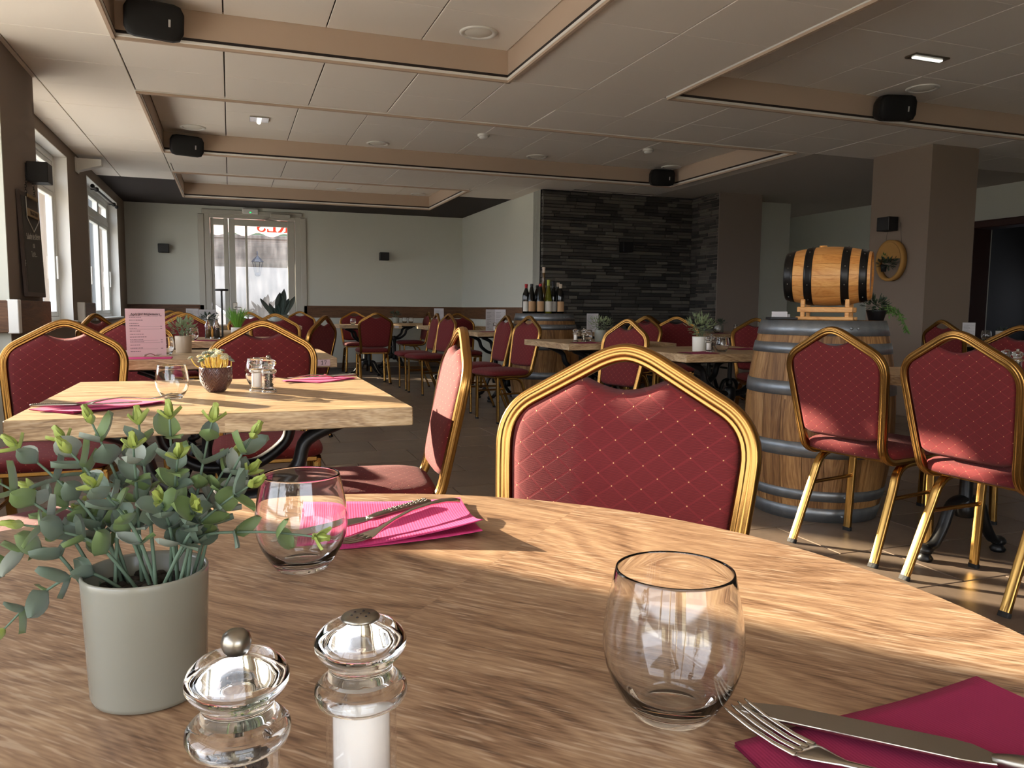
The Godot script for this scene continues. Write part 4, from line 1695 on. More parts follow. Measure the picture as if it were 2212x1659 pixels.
func make_barrel(lab: String, at: Vector3) -> Node3D:
	var t := thing("wine_barrel", lab, "barrel", at)
	t.set_meta("base_name", "wine_barrel")
	var H := 0.95
	var n := 22
	var q := RandomNumberGenerator.new()
	q.seed = 4
	var ang := 0.0
	var ws := []
	var tot := 0.0
	for i in n:
		var w := q.randf_range(0.8, 1.25)
		ws.append(w)
		tot += w
	for i in n:
		var da: float = ws[i] / tot * TAU
		var a := MB.new()
		var rows := []
		var uvr := []
		for lay in [0, 1]:
			for k in 13:
				var kk: int = k if lay == 0 else 12 - k
				var y := H * kk / 12.0
				var r := PackedVector3Array()
				var ur := PackedVector2Array()
				for s in 4:
					var f := s / 3.0
					var an: float = ang + 0.003 + (da - 0.006) * f
					var rr := barrel_r(y, H, 0.285, 0.35) - (0.026 if lay == 1 else 0.0) - (0.0018 if (s == 0 or s == 3) and lay == 0 else 0.0)
					r.append(Vector3(cos(an) * rr, y, sin(an) * rr))
					ur.append(Vector2(y * 0.6 + i * 0.37, f * 0.12 + i * 0.21))
				rows.append(r)
				uvr.append(ur)
		rows.append(rows[0])
		uvr.append(uvr[0])
		a.grid(rows, false, false, uvr)
		part("stave", a.done(), M["stave_%d" % q.randi_range(0, 3)], t)
		ang += da
	for h in [[0.0, 0.07], [0.105, 0.155], [0.315, 0.385], [0.60, 0.665], [0.795, 0.845], [0.88, 0.95]]:
		var a := MB.new()
		var y0: float = h[0]
		var y1: float = h[1]
		a.lathe([Vector2(barrel_r(y0, H, 0.285, 0.35) - 0.002, y0), Vector2(barrel_r(y0, H, 0.285, 0.35) + 0.004, y0), Vector2(barrel_r((y0 + y1) / 2, H, 0.285, 0.35) + 0.005, (y0 + y1) / 2), Vector2(barrel_r(y1, H, 0.285, 0.35) + 0.004, y1), Vector2(barrel_r(y1, H, 0.285, 0.35) - 0.002, y1)], 48)
		for k in [0, 1]:
			var an: float = 1.75 + k * 0.11
			var rr := barrel_r((y0 + y1) / 2, H, 0.285, 0.35) + 0.006
			a.ellip(Vector3(cos(an) * rr, (y0 + y1) / 2, sin(an) * rr), Vector3(0.008, 0.008, 0.008), 8, 6)
		part("hoop", a.done(), M.galvanised, t)
	var a := MB.new()
	a.lathe([Vector2(0, 0.90), Vector2(0.272, 0.90), Vector2(0.272, 0.925), Vector2(0, 0.925)], 40)
	part("head", a.done(), M.stave_1, t)
	a = MB.new()
	a.disc(Vector3(0, 0.05, 0), 0.27, 32)
	part("base_head", a.done(), M.stave_1, t)
	return t

func build_barrels():
	var b := make_barrel("large upright oak barrel with grey hoops behind the right chairs, carrying the small cask", Vector3(2.76, 0, -3.13))
	dup(b, "upright oak barrel in mid room carrying the wine bottles", Vector3(2.95, 0, -7.25), 0.6)
	# small cask lying on its cradle
	var ax := Vector3(0.66, 0, 0.75).normalized()
	var base := Vector3(2.75, 0.951, -3.09)
	var turn := atan2(-ax.z, ax.x)
	var t := thing("small_cask", "small varnished wooden cask with black hoops lying on top of the large barrel", "cask", base, turn)
	var L := 0.385
	var yc := 0.212
	var rad := func(x: float) -> float:
		var q := x / L * 2.0
		return 0.143 - 0.029 * q * q
	var n := 16
	for i in n:
		var a := MB.new()
		var rows := []
		var uvr := []
		for k in 13:
			var x := -L / 2 + L * k / 12.0
			var r := PackedVector3Array()
			var ur := PackedVector2Array()
			for s in 5:
				var an: float = TAU * (i + 0.01 + 0.98 * s / 4.0) / n
				var rr: float = rad.call(x) - (0.0006 if s == 0 or s == 4 else 0.0)
				r.append(Vector3(x, yc + sin(an) * rr, cos(an) * rr))
				ur.append(Vector2(x + i * 0.27, s * 0.014 + i * 0.19))
			rows.append(r)
			uvr.append(ur)
		a.grid(rows, false, true, uvr)
		part("stave", a.done(), M["cask_wood_%d" % ((i * 5) % 3)], t)
	for h in [[-0.1925, -0.150], [-0.098, -0.060], [0.068, 0.104], [0.146, 0.180]]:
		var a := MB.new()
		a.xf = Transform3D(Basis(Vector3(0, 0, 1), -PI / 2), Vector3(0, yc, 0))
		var pr := []
		pr.append(Vector2(rad.call(h[0]) - 0.002, h[0]))
		for k in 5:
			var x := lerpf(h[0], h[1], k / 4.0)
			pr.append(Vector2(rad.call(x) + 0.0022, x))
		pr.append(Vector2(rad.call(h[1]) - 0.002, h[1]))
		a.lathe(pr, 40)
		var hp := part("hoop", a.done(), M.black_hoop, t)
		a = MB.new()
		for k in 10:
			var an := TAU * k / 10 + 0.3
			var xm: float = (h[0] + h[1]) / 2
			var rr: float = rad.call(xm) + 0.003
			a.ellip(Vector3(xm, yc + sin(an) * rr, cos(an) * rr), Vector3(0.003, 0.003, 0.003), 6, 4)
		part("nail", a.done(), M.steel_dark, hp)
	for s in [-1, 1]:
		var a := MB.new()
		a.xf = Transform3D(Basis(Vector3(0, 0, 1), -PI / 2), Vector3(s * (L / 2 - 0.014), yc, 0))
		a.lathe([Vector2(0, -0.005), Vector2(0.11, -0.005), Vector2(0.11, 0.005), Vector2(0, 0.005)], 32)
		part("head", a.done(), M.cask_wood_1, t)
	var a := MB.new()
	a.lathe([Vector2(0.016, yc + 0.13), Vector2(0.018, yc + 0.148), Vector2(0.0, yc + 0.149)], 16)
	part("bung", a.done(), M.cask_wood_0, t, Vector3(-0.03, 0, 0))
	a = MB.new()
	for s in [-1, 1]:
		a.rbox(Vector3(0, 0.050, s * 0.09), Vector3(0.25, 0.026, 0.02), 0.003)
		a.rbox(Vector3(0, 0.008, s * 0.09), Vector3(0.26, 0.016, 0.03), 0.003)
		for x in [-0.1, 0.1]:
			a.rbox(Vector3(x, 0.05, s * 0.088), Vector3(0.02, 0.1, 0.018), 0.003)
	for x in [-0.1, 0.1]:
		a.rbox(Vector3(x, 0.05, 0), Vector3(0.02, 0.03, 0.18), 0.003)
	part("cradle", a.done(), M.cask_wood_0, t)
	# trailing plant and papers on the barrel
	var p := thing("trailing_plant", "green trailing fern in a black pot on the large barrel beside the cask", "plant", Vector3(2.955, 0.951, -2.985))
	a = MB.new()
	a.lathe([Vector2(0, 0), Vector2(0.034, 0), Vector2(0.046, 0.045), Vector2(0.049, 0.05), Vector2(0.043, 0.05), Vector2(0.0, 0.042)], 20)
	part("pot", a.done(), M.black_plastic, p)
	bushy(p, "foliage", Vector3(-0.01, 0.075, 0), Vector3(0.065, 0.035, 0.05), 110, 0.024, M.leaf_dark, 31)
	var tr := MB.new()
	var q := RandomNumberGenerator.new()
	q.seed = 8
	for i in 120:
		var f := i / 120.0
		var ctr := Vector3(0.04 + 0.125 * f, 0.055 + 0.02 * sin(f * 3.0) - 0.11 * pow(f, 2.2), 0.035 * f) + Vector3(q.randfn(), q.randfn(), q.randfn()) * 0.010 * (1.2 - f)
		tr.xf = Transform3D(Basis.from_euler(Vector3(q.randf() * 3, q.randf() * 6, q.randf() * 3)), ctr)
		tr.leaf(0.022, 0.009, 0.2, 0.2)
	var fo := part("trailing_frond", tr.done(), M.leaf_fern, p)
	fo.set_meta("kind", "stuff")
	a = MB.new()
	a.rbox(Vector3(0, 0.006, 0), Vector3(0.13, 0.012, 0.09), 0.002)
	single("leaflet_box", a.done(), M.black_plastic, "dark flat box holding cards at the left of the large barrel's top", "box", Vector3(2.53, 0.951, -3.15), -0.4)
	for k in 2:
		a = MB.new()
		a.rbox(Vector3(0, 0.013, 0), Vector3(0.075 if k == 0 else 0.055, 0.026, 0.004), 0.0008)
		single("name_card", a.done(), M.paper, ["white card lying at the left edge of the large barrel's top", "white card standing behind the cask's cradle"][k], "card", Vector3([2.505, 2.62][k], [0.964, 0.951][k], [-3.135, -3.24][k]), -0.35)
	# bottles on the second barrel
	var kinds := [
		["bottle_black", "capsule_red", "label_white", 0.0, "dark wine bottle with red capsule and white label, leftmost on the barrel"],
		["bottle_black", "capsule_black", "label_art", 0.0, "dark wine bottle with black capsule, second from left on the barrel"],
		["bottle_black", "capsule_black", "label_art", -0.01, "dark sloping wine bottle behind the bright red capsule bottle"],
		["bottle_black", "capsule_red", "label_art", 0.0, "dark wine bottle with bright red capsule in the middle of the barrel"],
		["bottle_amber", "capsule_cream", "label_white", 0.17, "very tall slim amber bottle rising above the other wine bottles"],
		["bottle_green", "capsule_lime", "label_white", 0.04, "yellow green wine bottle with pale capsule right of the tall amber one"],
		["bottle_black", "capsule_black", "label_white", 0.03, "black wine bottle with grey capsule right of the yellow green one"],
		["bottle_black", "capsule_cream", "label_white", 0.02, "dark wine bottle with cream capsule, rear of the right pair"],
		["bottle_black", "capsule_cream", "label_art", 0.0, "dark wine bottle with cream capsule and white label, rightmost on the barrel"],
	]
	var ct := Vector3(2.95, 0.951, -7.25)
	# places along the view's right (r) and depth (d)
	var spots := [[-0.185, -0.02], [-0.13, 0.035], [-0.075, -0.06], [-0.045, 0.09], [-0.012, -0.05], [0.035, 0.06], [0.085, -0.02], [0.135, -0.10], [0.155, 0.05]]
	for i in kinds.size():
		var s: Array = spots[i]
		var pos: Vector3 = ct + Vector3(0.93, 0, 0.37) * s[0] + Vector3(-0.37, 0, 0.93) * s[1]
		bottle(kinds[i], pos, i)

func bottle(k: Array, at: Vector3, i: int):
	var t := thing("wine_bottle", k[4], "bottle", at, 0.35, "wine bottles on the barrel")
	var h: float = 0.29 + k[3]
	var slope := i % 2 == 1
	var a := MB.new()
	var r := 0.0375 if k[3] < 0.1 else 0.034
	var sh: float = 0.17 if not slope else 0.12
	if k[3] > 0.1:
		sh = 0.2
	a.lathe([Vector2(0, 0.004), Vector2(r - 0.004, 0.0), Vector2(r, 0.006), Vector2(r, sh), Vector2(r * 0.93, sh + 0.02), Vector2(r * 0.62, sh + 0.048 + (0.05 if slope else 0.0)), Vector2(0.0150, sh + 0.07 + (0.07 if slope else 0.0)), Vector2(0.0138, h - 0.02), Vector2(0.0155, h - 0.016), Vector2(0.0155, h - 0.004), Vector2(0.0, h - 0.003)], 22)
	part("glass_body", a.done(), M[k[0]], t)
	a = MB.new()
	a.lathe([Vector2(0.0148, h - 0.058), Vector2(0.0146, h - 0.022), Vector2(0.0164, h - 0.018), Vector2(0.0164, h - 0.001), Vector2(0, h)], 18)
	part("capsule", a.done(), M[k[1]], t)
	a = MB.new()
	var rows := []
	for y in [0.018, minf(sh, 0.118)]:
		var rr := PackedVector3Array()
		for j in 13:
			var an := PI / 2 - 1.15 + 2.3 * j / 12.0 + 0.45
			rr.append(Vector3(cos(an) * (r + 0.0006), y, sin(an) * (r + 0.0006)))
		rows.append(rr)
	a.grid(rows, false, true, [], true)
	part("label", a.done(), M[k[2]], t)

# ---------------------------------------------------------------- table ware
var tumbler0: Node3D
var tumblers := 0

func tumbler(lab: String, x: float, z: float, turn := 0.0) -> Node3D:
	var grp := "stemless water glasses"
	if tumbler0:
		return dup(tumbler0, lab, Vector3(x, 0.7502, z), turn, grp)
	var t := thing("drinking_glass", lab, "glass", Vector3(x, 0.7502, z), turn, grp)
	var a := MB.new()
	var outer := [[0, 0.0012], [0.017, 0.0006], [0.0215, 0.0], [0.0235, 0.0012], [0.0262, 0.005], [0.0315, 0.0125], [0.0365, 0.0215], [0.0398, 0.031], [0.0414, 0.041], [0.0414, 0.050], [0.0403, 0.060], [0.0385, 0.070], [0.0366, 0.079], [0.0350, 0.0868], [0.0346, 0.0882], [0.0340, 0.0885]]
	var inner := [[0.0335, 0.0880], [0.0336, 0.0868], [0.0352, 0.079], [0.0371, 0.070], [0.0389, 0.060], [0.04, 0.050], [0.04, 0.041], [0.0384, 0.0315], [0.035, 0.0225], [0.0295, 0.0142], [0.022, 0.0085], [0.012, 0.0066], [0, 0.0062]]
	var pr := []
	for q in outer + inner:
		pr.append(Vector2(q[0], q[1]))
	a.lathe(pr, 64)
	part("glass_body", a.done(), M.clear_glass, t)
	tumbler0 = t
	return t

var salt0: Node3D
var pepper0: Node3D

func mill(pep: bool, lab: String, x: float, z: float, turn := 0.0) -> Node3D:
	var proto := pepper0 if pep else salt0
	if proto:
		return dup(proto, lab, Vector3(x, 0.7502, z), turn, "clear pepper mills" if pep else "clear salt mills")
	var t := thing("pepper_mill" if pep else "salt_mill", lab, "pepper mill" if pep else "salt mill", Vector3(x, 0.7502, z), turn, "clear pepper mills" if pep else "clear salt mills")
	# lower body: a clear acrylic tube with a foot and a collar
	var a := MB.new()
	a.lathe([Vector2(0, 0.0125), Vector2(0.0138, 0.0125), Vector2(0.0138, 0.066), Vector2(0.0165, 0.066), Vector2(0.0165, 0.0005), Vector2(0, 0.0005)], 40, false)
	part("body", a.done(), M.thin_acrylic, t)
	var pr := []
	a = MB.new()
	for q in [[0.0167, 0.0535], [0.0178, 0.0540], [0.0205, 0.0560], [0.0218, 0.0592], [0.0214, 0.0625], [0.0195, 0.0648], [0.0167, 0.066], [0.0167, 0.0535]]:
		pr.append(Vector2(q[0], q[1]))
	a.lathe(pr, 48)
	part("collar", a.done(), M.acrylic, t)
	a = MB.new()
	pr = []
	for q in [[0.0167, 0.001], [0.0200, 0.0], [0.0215, 0.001], [0.0215, 0.006], [0.0190, 0.009], [0.0167, 0.0105], [0.0167, 0.001]]:
		pr.append(Vector2(q[0], q[1]))
	a.lathe(pr, 48)
	part("foot_ring", a.done(), M.acrylic, t)
	# turning head, a solid knob of acrylic
	a = MB.new()
	pr = []
	for q in [[0, 0.0672], [0.0155, 0.0672], [0.0152, 0.070], [0.0146, 0.0722], [0.0158, 0.0745], [0.0190, 0.0775], [0.0212, 0.0812], [0.0214, 0.0845], [0.0196, 0.0882], [0.0160, 0.0914], [0.0105, 0.0936], [0.0068, 0.0942], [0, 0.0944]]:
		pr.append(Vector2(q[0], q[1]))
	a.lathe(pr, 48)
	part("head", a.done(), M.acrylic, t)
	if pep:
		a = MB.new()
		a.lathe([Vector2(0, 0.0945), Vector2(0.0046, 0.0945), Vector2(0.0056, 0.0962), Vector2(0.0062, 0.0982), Vector2(0.0062, 0.1002), Vector2(0.0054, 0.1026), Vector2(0.0034, 0.1042), Vector2(0, 0.1048)], 20)
		part("knob", a.done(), M.steel_dark, t)
		a = MB.new()
		a.tube(pv([[0, 0.014, 0], [0, 0.0665, 0]]), 0.0022, 10)
		part("spindle", a.done(), M.steel, t)
		a = MB.new()
		var q := RandomNumberGenerator.new()
		q.seed = 3
		for i in 240:
			var an := q.randf() * TAU
			var r := 0.0112 * sqrt(q.randf())
			if r < 0.0035:
				r = 0.0045
			var y := q.randf_range(0.0155, 0.0545 + 0.006 * sin(an))
			a.ellip(Vector3(cos(an) * r, y, sin(an) * r), Vector3.ONE * q.randf_range(0.0017, 0.0023), 6, 4)
		var o := part("peppercorns", a.done(), M.pepper, t)
		o.set_meta("kind", "stuff")
		pepper0 = t
	else:
		a = MB.new()
		a.lathe([Vector2(0, 0.0135), Vector2(0.0132, 0.0135), Vector2(0.0132, 0.056), Vector2(0.0125, 0.0575), Vector2(0, 0.0585)], 32)
		part("salt", a.done(), M.salt, t)
		a = MB.new()
		a.lathe([Vector2(0, 0.0945), Vector2(0.0088, 0.0945), Vector2(0.0092, 0.0952), Vector2(0.0084, 0.0962), Vector2(0, 0.0968)], 24)
		var cap := part("cap", a.done(), M.steel_dark, t)
		a = MB.new()
		for i in 7:
			var an := TAU * i / 6.0
			var r := 0.0 if i == 6 else 0.004
			a.ellip(Vector3(cos(an) * r, 0.0964, sin(an) * r), Vector3(0.0007, 0.0006, 0.0007), 6, 4)
		part("hole", a.done(), M.pepper, cap)
		salt0 = t
	return t

func napkin(lab: String, q: Array, m: Material, lift: Array) -> Node3D:
	# folded square: q are its four corners (x, z), two layers, lift raises each corner
	var t := thing("napkin", lab, "napkin", Vector3((q[0][0] + q[2][0]) / 2, 0.7502, (q[0][1] + q[2][1]) / 2), 0, "folded paper napkins")
	var o := Vector2(t.position.x, t.position.z)
	for lay in 2:
		var a := MB.new()
		var top := []
		var bot := []
		var uvr := []
		for j in 15:
			var v := j / 14.0
			var r := PackedVector3Array()
			var r2 := PackedVector3Array()
			var ur := PackedVector2Array()
			for i in 15:
				var u := i / 14.0
				var p := (Vector2(q[0][0], q[0][1]) * (1 - u) * (1 - v) + Vector2(q[1][0], q[1][1]) * u * (1 - v) + Vector2(q[2][0], q[2][1]) * u * v + Vector2(q[3][0], q[3][1]) * (1 - u) * v) - o
				var h: float = lift[0] * pow((1 - u) * (1 - v), 2.5) + lift[1] * pow(u * (1 - v), 2.5) + lift[2] * pow(u * v, 2.5) + lift[3] * pow((1 - u) * v, 2.5)
				h = h * (1.0 if lay == 1 else 0.45) + 0.0011 * lay + 0.0006 * sin(u * 7.0 + v * 3.0) * lay + 0.0006
				r.append(Vector3(p.x, h + 0.0005, p.y))
				r2.append(Vector3(p.x, maxf(h - 0.0004, 0.0), p.y))
				ur.append(Vector2(u, v) * 0.19)
			top.append(r)
			bot.append(r2)
			uvr.append(ur)
		bot.reverse()
		var uv2 := uvr.duplicate()
		uv2.reverse()
		a.grid(top + bot + [top[0]], false, true, uvr + uv2 + [uvr[0]])
		part("folded_layer", a.done(), m, t)
	return t

func flat_bar(path: PackedVector3Array, wid: Array, thick: Array, m: int) -> MB:
	# a blade or handle: an oval section of changing width along a path lying flat
	var a := MB.new()
	var rows := []
	var n := path.size()
	for i in n:
		var t := (path[mini(i + 1, n - 1)] - path[maxi(i - 1, 0)]).normalized()
		var s := t.cross(Vector3.UP).normalized()
		var up := s.cross(t).normalized()
		var r := PackedVector3Array()
		for k in m:
			var an := TAU * k / m
			r.append(path[i] + s * signf(cos(an)) * pow(absf(cos(an)), 0.7) * wid[i] / 2 + up * signf(sin(an)) * pow(absf(sin(an)), 0.7) * thick[i] / 2)
		rows.append(r)
	var a0 := PackedVector3Array()
	var a1 := PackedVector3Array()
	for k in m:
		a0.append(path[0])
		a1.append(path[n - 1])
	a.grid([a0] + rows + [a1], true)
	return a

func knife(lab: String, at: Vector3, turn: float) -> Node3D:
	# tip at local z = 0.115, handle end at z = -0.115
	var t := thing("table_knife", lab, "knife", at, turn, "steel table knives")
	var a := MB.new()
	var blade := PackedVector2Array()
	for q in [[-0.0042, -0.018], [-0.0085, -0.009], [-0.0095, 0.0], [-0.0095, 0.05], [-0.0085, 0.085], [-0.005, 0.105], [0.002, 0.115], [0.0045, 0.110], [0.0058, 0.09], [0.0062, 0.0], [0.0055, -0.01], [0.0042, -0.018]]:
		blade.append(Vector2(q[0] * 1.3, q[1]))
	a.prism(blade, 0.0045, 0.0062, 0.0005)
	part("blade", a.done(), M.steel, t)
	var p := []
	var w := []
	var th := []
	for q in [[-0.016, 0.006, 0.005], [-0.024, 0.0085, 0.0075], [-0.032, 0.0100, 0.0085], [-0.05, 0.0102, 0.0082], [-0.075, 0.0115, 0.0078], [-0.098, 0.0135, 0.0074], [-0.110, 0.0135, 0.0068], [-0.1145, 0.010, 0.0056], [-0.116, 0.004, 0.003]]:
		p.append(Vector3(0, 0.0055 + 0.005 * clampf((-q[0] - 0.02) / 0.08, 0, 1) * 0.6, q[0]))
		w.append(q[1])
		th.append(q[2])
	part("handle", flat_bar(pv(p), w, th, 14).done(), M.steel_dark, t)
	a = MB.new()
	for i in 17:
		for k in [-1, 0, 1]:
			var z := -0.045 - i * 0.004
			a.ellip(Vector3(k * 0.0034 + (0.0017 if i % 2 else 0.0) - 0.0008, 0.0095 + 0.003 * clampf((-z - 0.02) / 0.08, 0, 1) - absf(k) * 0.0006, z), Vector3(0.0014, 0.0007, 0.0016), 6, 4)
	part("knurling", a.done(), M.steel_dark, t)
	return t

func fork(lab: String, at: Vector3, turn: float, tilt := 0.0) -> Node3D:
	# tines towards local +z, bowl down
	var t := thing("table_fork", lab, "fork", at, turn, "steel table forks")
	t.rotation.z = tilt
	var p := []
	var w := []
	var th := []
	for q in [[-0.098, 0.011, 0.004, 0.005], [-0.096, 0.0113, 0.008, 0.0055], [-0.088, 0.0135, 0.012, 0.0056], [-0.07, 0.0165, 0.0105, 0.0046], [-0.045, 0.0175, 0.0066, 0.0036], [-0.015, 0.0165, 0.0046, 0.0034], [0.012, 0.0118, 0.0046, 0.0034], [0.03, 0.0072, 0.0060, 0.003], [0.040, 0.0055, 0.013, 0.0026], [0.048, 0.0042, 0.019, 0.0022], [0.056, 0.0034, 0.0205, 0.0020]]:
		p.append(Vector3(0, q[1], q[0]))
		w.append(q[2])
		th.append(q[3])
	part("handle", flat_bar(pv(p), w, th, 12).done(), M.steel, t)
	for k in 4:
		var x := (k - 1.5) * 0.0056
		var tp := []
		var tw := []
		var tt := []
		for q in [[0.053, 0.0036, 0.0036], [0.066, 0.0034, 0.0030], [0.082, 0.0052, 0.0027], [0.096, 0.0082, 0.0021], [0.1, 0.0094, 0.0010]]:
			tp.append(Vector3(x * (1.0 + (q[0] - 0.053) * 1.5), q[1], q[0]))
			tw.append(q[2])
			tt.append(q[2] * 0.75)
		part("tine", flat_bar(pv(tp), tw, tt, 8).done(), M.steel, t)
	return t

func leaf_basis(dir: Vector3, up: Vector3) -> Basis:
	var z := dir.normalized()
	var x := up.cross(z).normalized()
	return Basis(x, z.cross(x).normalized(), z)

func eucalyptus(lab: String, at: Vector3):
	var t := thing("potted_plant", lab, "potted plant", at)
	var a := MB.new()
	var pr := []
	for q in [[0, 0.0], [0.0305, 0.0], [0.0325, 0.0012], [0.0335, 0.004], [0.0362, 0.074], [0.0364, 0.0775], [0.0358, 0.0788], [0.0345, 0.0785], [0.0338, 0.076], [0.0325, 0.06], [0, 0.058]]:
		pr.append(Vector2(q[0], q[1]))
	a.lathe(pr, 56)
	part("pot", a.done(), M.pot_sage, t)
	a = MB.new()
	var q := RandomNumberGenerator.new()
	q.seed = 17
	for i in 90:
		var an := q.randf() * TAU
		var r := 0.031 * sqrt(q.randf())
		a.ellip(Vector3(cos(an) * r, 0.062 + q.randf() * 0.004, sin(an) * r), Vector3(0.004, 0.003, 0.004), 6, 4)
	var so := part("soil", a.done(), M.soil, t)
	so.set_meta("kind", "stuff")
	# shared leaves
	var shapes := []
	for s in [[0.0175, 0.0150, 0.22, 0.20, 1.0], [0.0165, 0.0115, 0.32, 0.12, 0.4], [0.0145, 0.0120, 0.18, -0.12, 0.8], [0.0135, 0.0070, 0.35, 0.15, 0.0]]:
		var b := MB.new()
		b.leaf(s[0], s[1], s[2], s[3], s[4])
		shapes.append(b.done())
	# sprigs: offsets of the tip from the rim centre: right, up, towards the camera
	var R := Vector3(0.94, 0, 0.34)
	var F := Vector3(-0.34, 0, 0.94)
	var tips := [
		[-0.030, 0.092, 0.00], [-0.006, 0.090, -0.01], [0.020, 0.096, 0.005], [0.040, 0.092, -0.01], [0.068, 0.084, 0.0], [0.070, 0.056, 0.012], [0.060, 0.058, -0.014],
		[-0.076, 0.076, 0.0], [-0.082, 0.056, 0.01], [-0.076, 0.046, -0.014], [-0.088, 0.002, 0.012], [-0.074, -0.030, 0.026], [0.106, 0.024, 0.008],
		[-0.054, 0.078, -0.012], [-0.036, 0.076, 0.014], [0.004, 0.080, 0.018], [0.030, 0.074, 0.018], [0.050, 0.068, -0.016], [-0.060, 0.034, 0.024], [-0.048, 0.030, -0.02], [-0.014, 0.058, 0.028], [0.022, 0.050, 0.026], [0.040, 0.044, 0.02], [-0.02, 0.066, -0.022]]
	for i in tips.size():
		var tip: Array = tips[i]
		var an := q.randf() * TAU
		var base := Vector3(cos(an) * 0.013, 0.06, sin(an) * 0.013) + R * clampf(tip[0] * 0.28, -0.02, 0.02)
		var top: Vector3 = Vector3(0, 0.078, 0) + R * tip[0] + F * tip[2] + Vector3(0, tip[1], 0)
		var droop: float = 0.6 if tip[1] < 0.03 else 0.35
		var m1 := base.lerp(top, 0.35) + Vector3(0, 0.03 * droop + 0.005, 0)
		var m2 := base.lerp(top, 0.7) + Vector3(0, 0.028 * droop, 0)
		if i == 12:
			m1 = base + R * 0.022 + Vector3(0, 0.036, 0)
			m2 = base + R * 0.060 + Vector3(0, 0.042, 0)
		var path := smooth_path([base, m1, m2, top], 6)
		var b := MB.new()
		var sc := []
		for k in path.size():
			sc.append(1.0 - 0.55 * k / path.size())
		b.tube(path, 0.00125, 6, true, sc)
		var sprig := part("sprig", b.done(), M.stem_sage, t)
		var n := path.size()
		var step := 3 if i != 12 else 4
		var phase := q.randf() * PI
		for k in range(5 + (1 if i == 12 else 0), n, step):
			var d := (path[mini(k + 1, n - 1)] - path[k - 1]).normalized()
			var side := d.cross(Vector3(0.3, 0.8, 0.52)).normalized()
			phase += PI / 2 + q.randf_range(-0.4, 0.4)
			var f := float(k) / n
			for s in [0.0, PI]:
				var out := side.rotated(d, phase + s)
				var ld := (out * 0.85 + d * q.randf_range(0.35, 0.75)).normalized()
				var up := (d * 0.9 - out * 0.25).normalized()
				var lf := part("leaf", shapes[q.randi_range(0, 2) if f < 0.8 else 3], M.leaf_lime if f > 0.82 else (M.leaf_green if q.randf() < 0.22 + 0.3 * f else (M.leaf_sage if q.randf() < 0.75 else M.leaf_grey)), sprig)
				lf.transform = Transform3D(leaf_basis(ld, up).scaled(Vector3.ONE * q.randf_range(0.82, 1.12) * (0.8 if f > 0.85 else 1.0)), path[k])
		for s in [0.0, 2.1, 4.2]:
			var d := (path[n - 1] - path[n - 2]).normalized()
			var out := d.cross(Vector3(0.5, 0.2, 0.8)).normalized().rotated(d, s + phase)
			var lf := part("leaf", shapes[3], M.leaf_lime, sprig)
			lf.transform = Transform3D(leaf_basis((d + out * 0.35).normalized(), (d * 0.4 - out).normalized()).scaled(Vector3.ONE * 0.85), path[n - 1] - d * 0.001)

func build_round_table_things():
	tumbler("stemless glass at the back left of the foreground table, beside the grey potted plant", 0.057, -0.726)
	tumbler("large stemless glass in the right foreground beside the knife and fork", 0.243, -0.388, 0.4)
	mill(false, "clear salt mill in the foreground, full of white salt", 0.054, -0.357)
	mill(true, "clear pepper mill with metal ball knob in the foreground", -0.001, -0.337)
	eucalyptus("grey green leafy plant in a plain putty coloured pot in the foreground", Vector3(-0.053, 0.7502, -0.517))
	napkin("bright pink ribbed napkin under the knife and fork at the back of the foreground table", [[0.078, -0.958], [0.263, -0.916], [0.242, -0.758], [0.055, -0.772]], M.napkin_pink, [0.003, 0.004, 0.020, 0.0])
	var k := knife("steel knife lying on the bright pink napkin", Vector3(0.120, 0.7535, -0.832), 0.0)
	k.rotation = Vector3(-0.03, atan2(-0.83, 0.56), 0.0)
	k.position = Vector3(0.123, 0.7545, -0.833)
	fork("steel fork lying tines down on the bright pink napkin", Vector3(0.168, 0.7535, -0.815), atan2(-0.82, 0.57))
	napkin("dark plum napkin under the knife and fork in the right foreground corner", [[0.256, -0.343], [0.448, -0.353], [0.47, -0.235], [0.252, -0.255]], M.napkin_plum, [0.001, 0.004, 0.002, 0.0])
	k = knife("steel knife lying on the dark plum napkin, handle toward the right corner", Vector3(0.352, 0.7535, -0.296), 0.0)
	k.rotation = Vector3(0.0, atan2(-0.72, -0.70), 0.0)
	k.scale = Vector3(1, 1, 1)
	k.position = Vector3(0.356, 0.7535, -0.289)
	fork("steel fork on the dark plum napkin, tines toward the large glass", Vector3(0.297, 0.7535, -0.268), atan2(-0.27, -1.0))

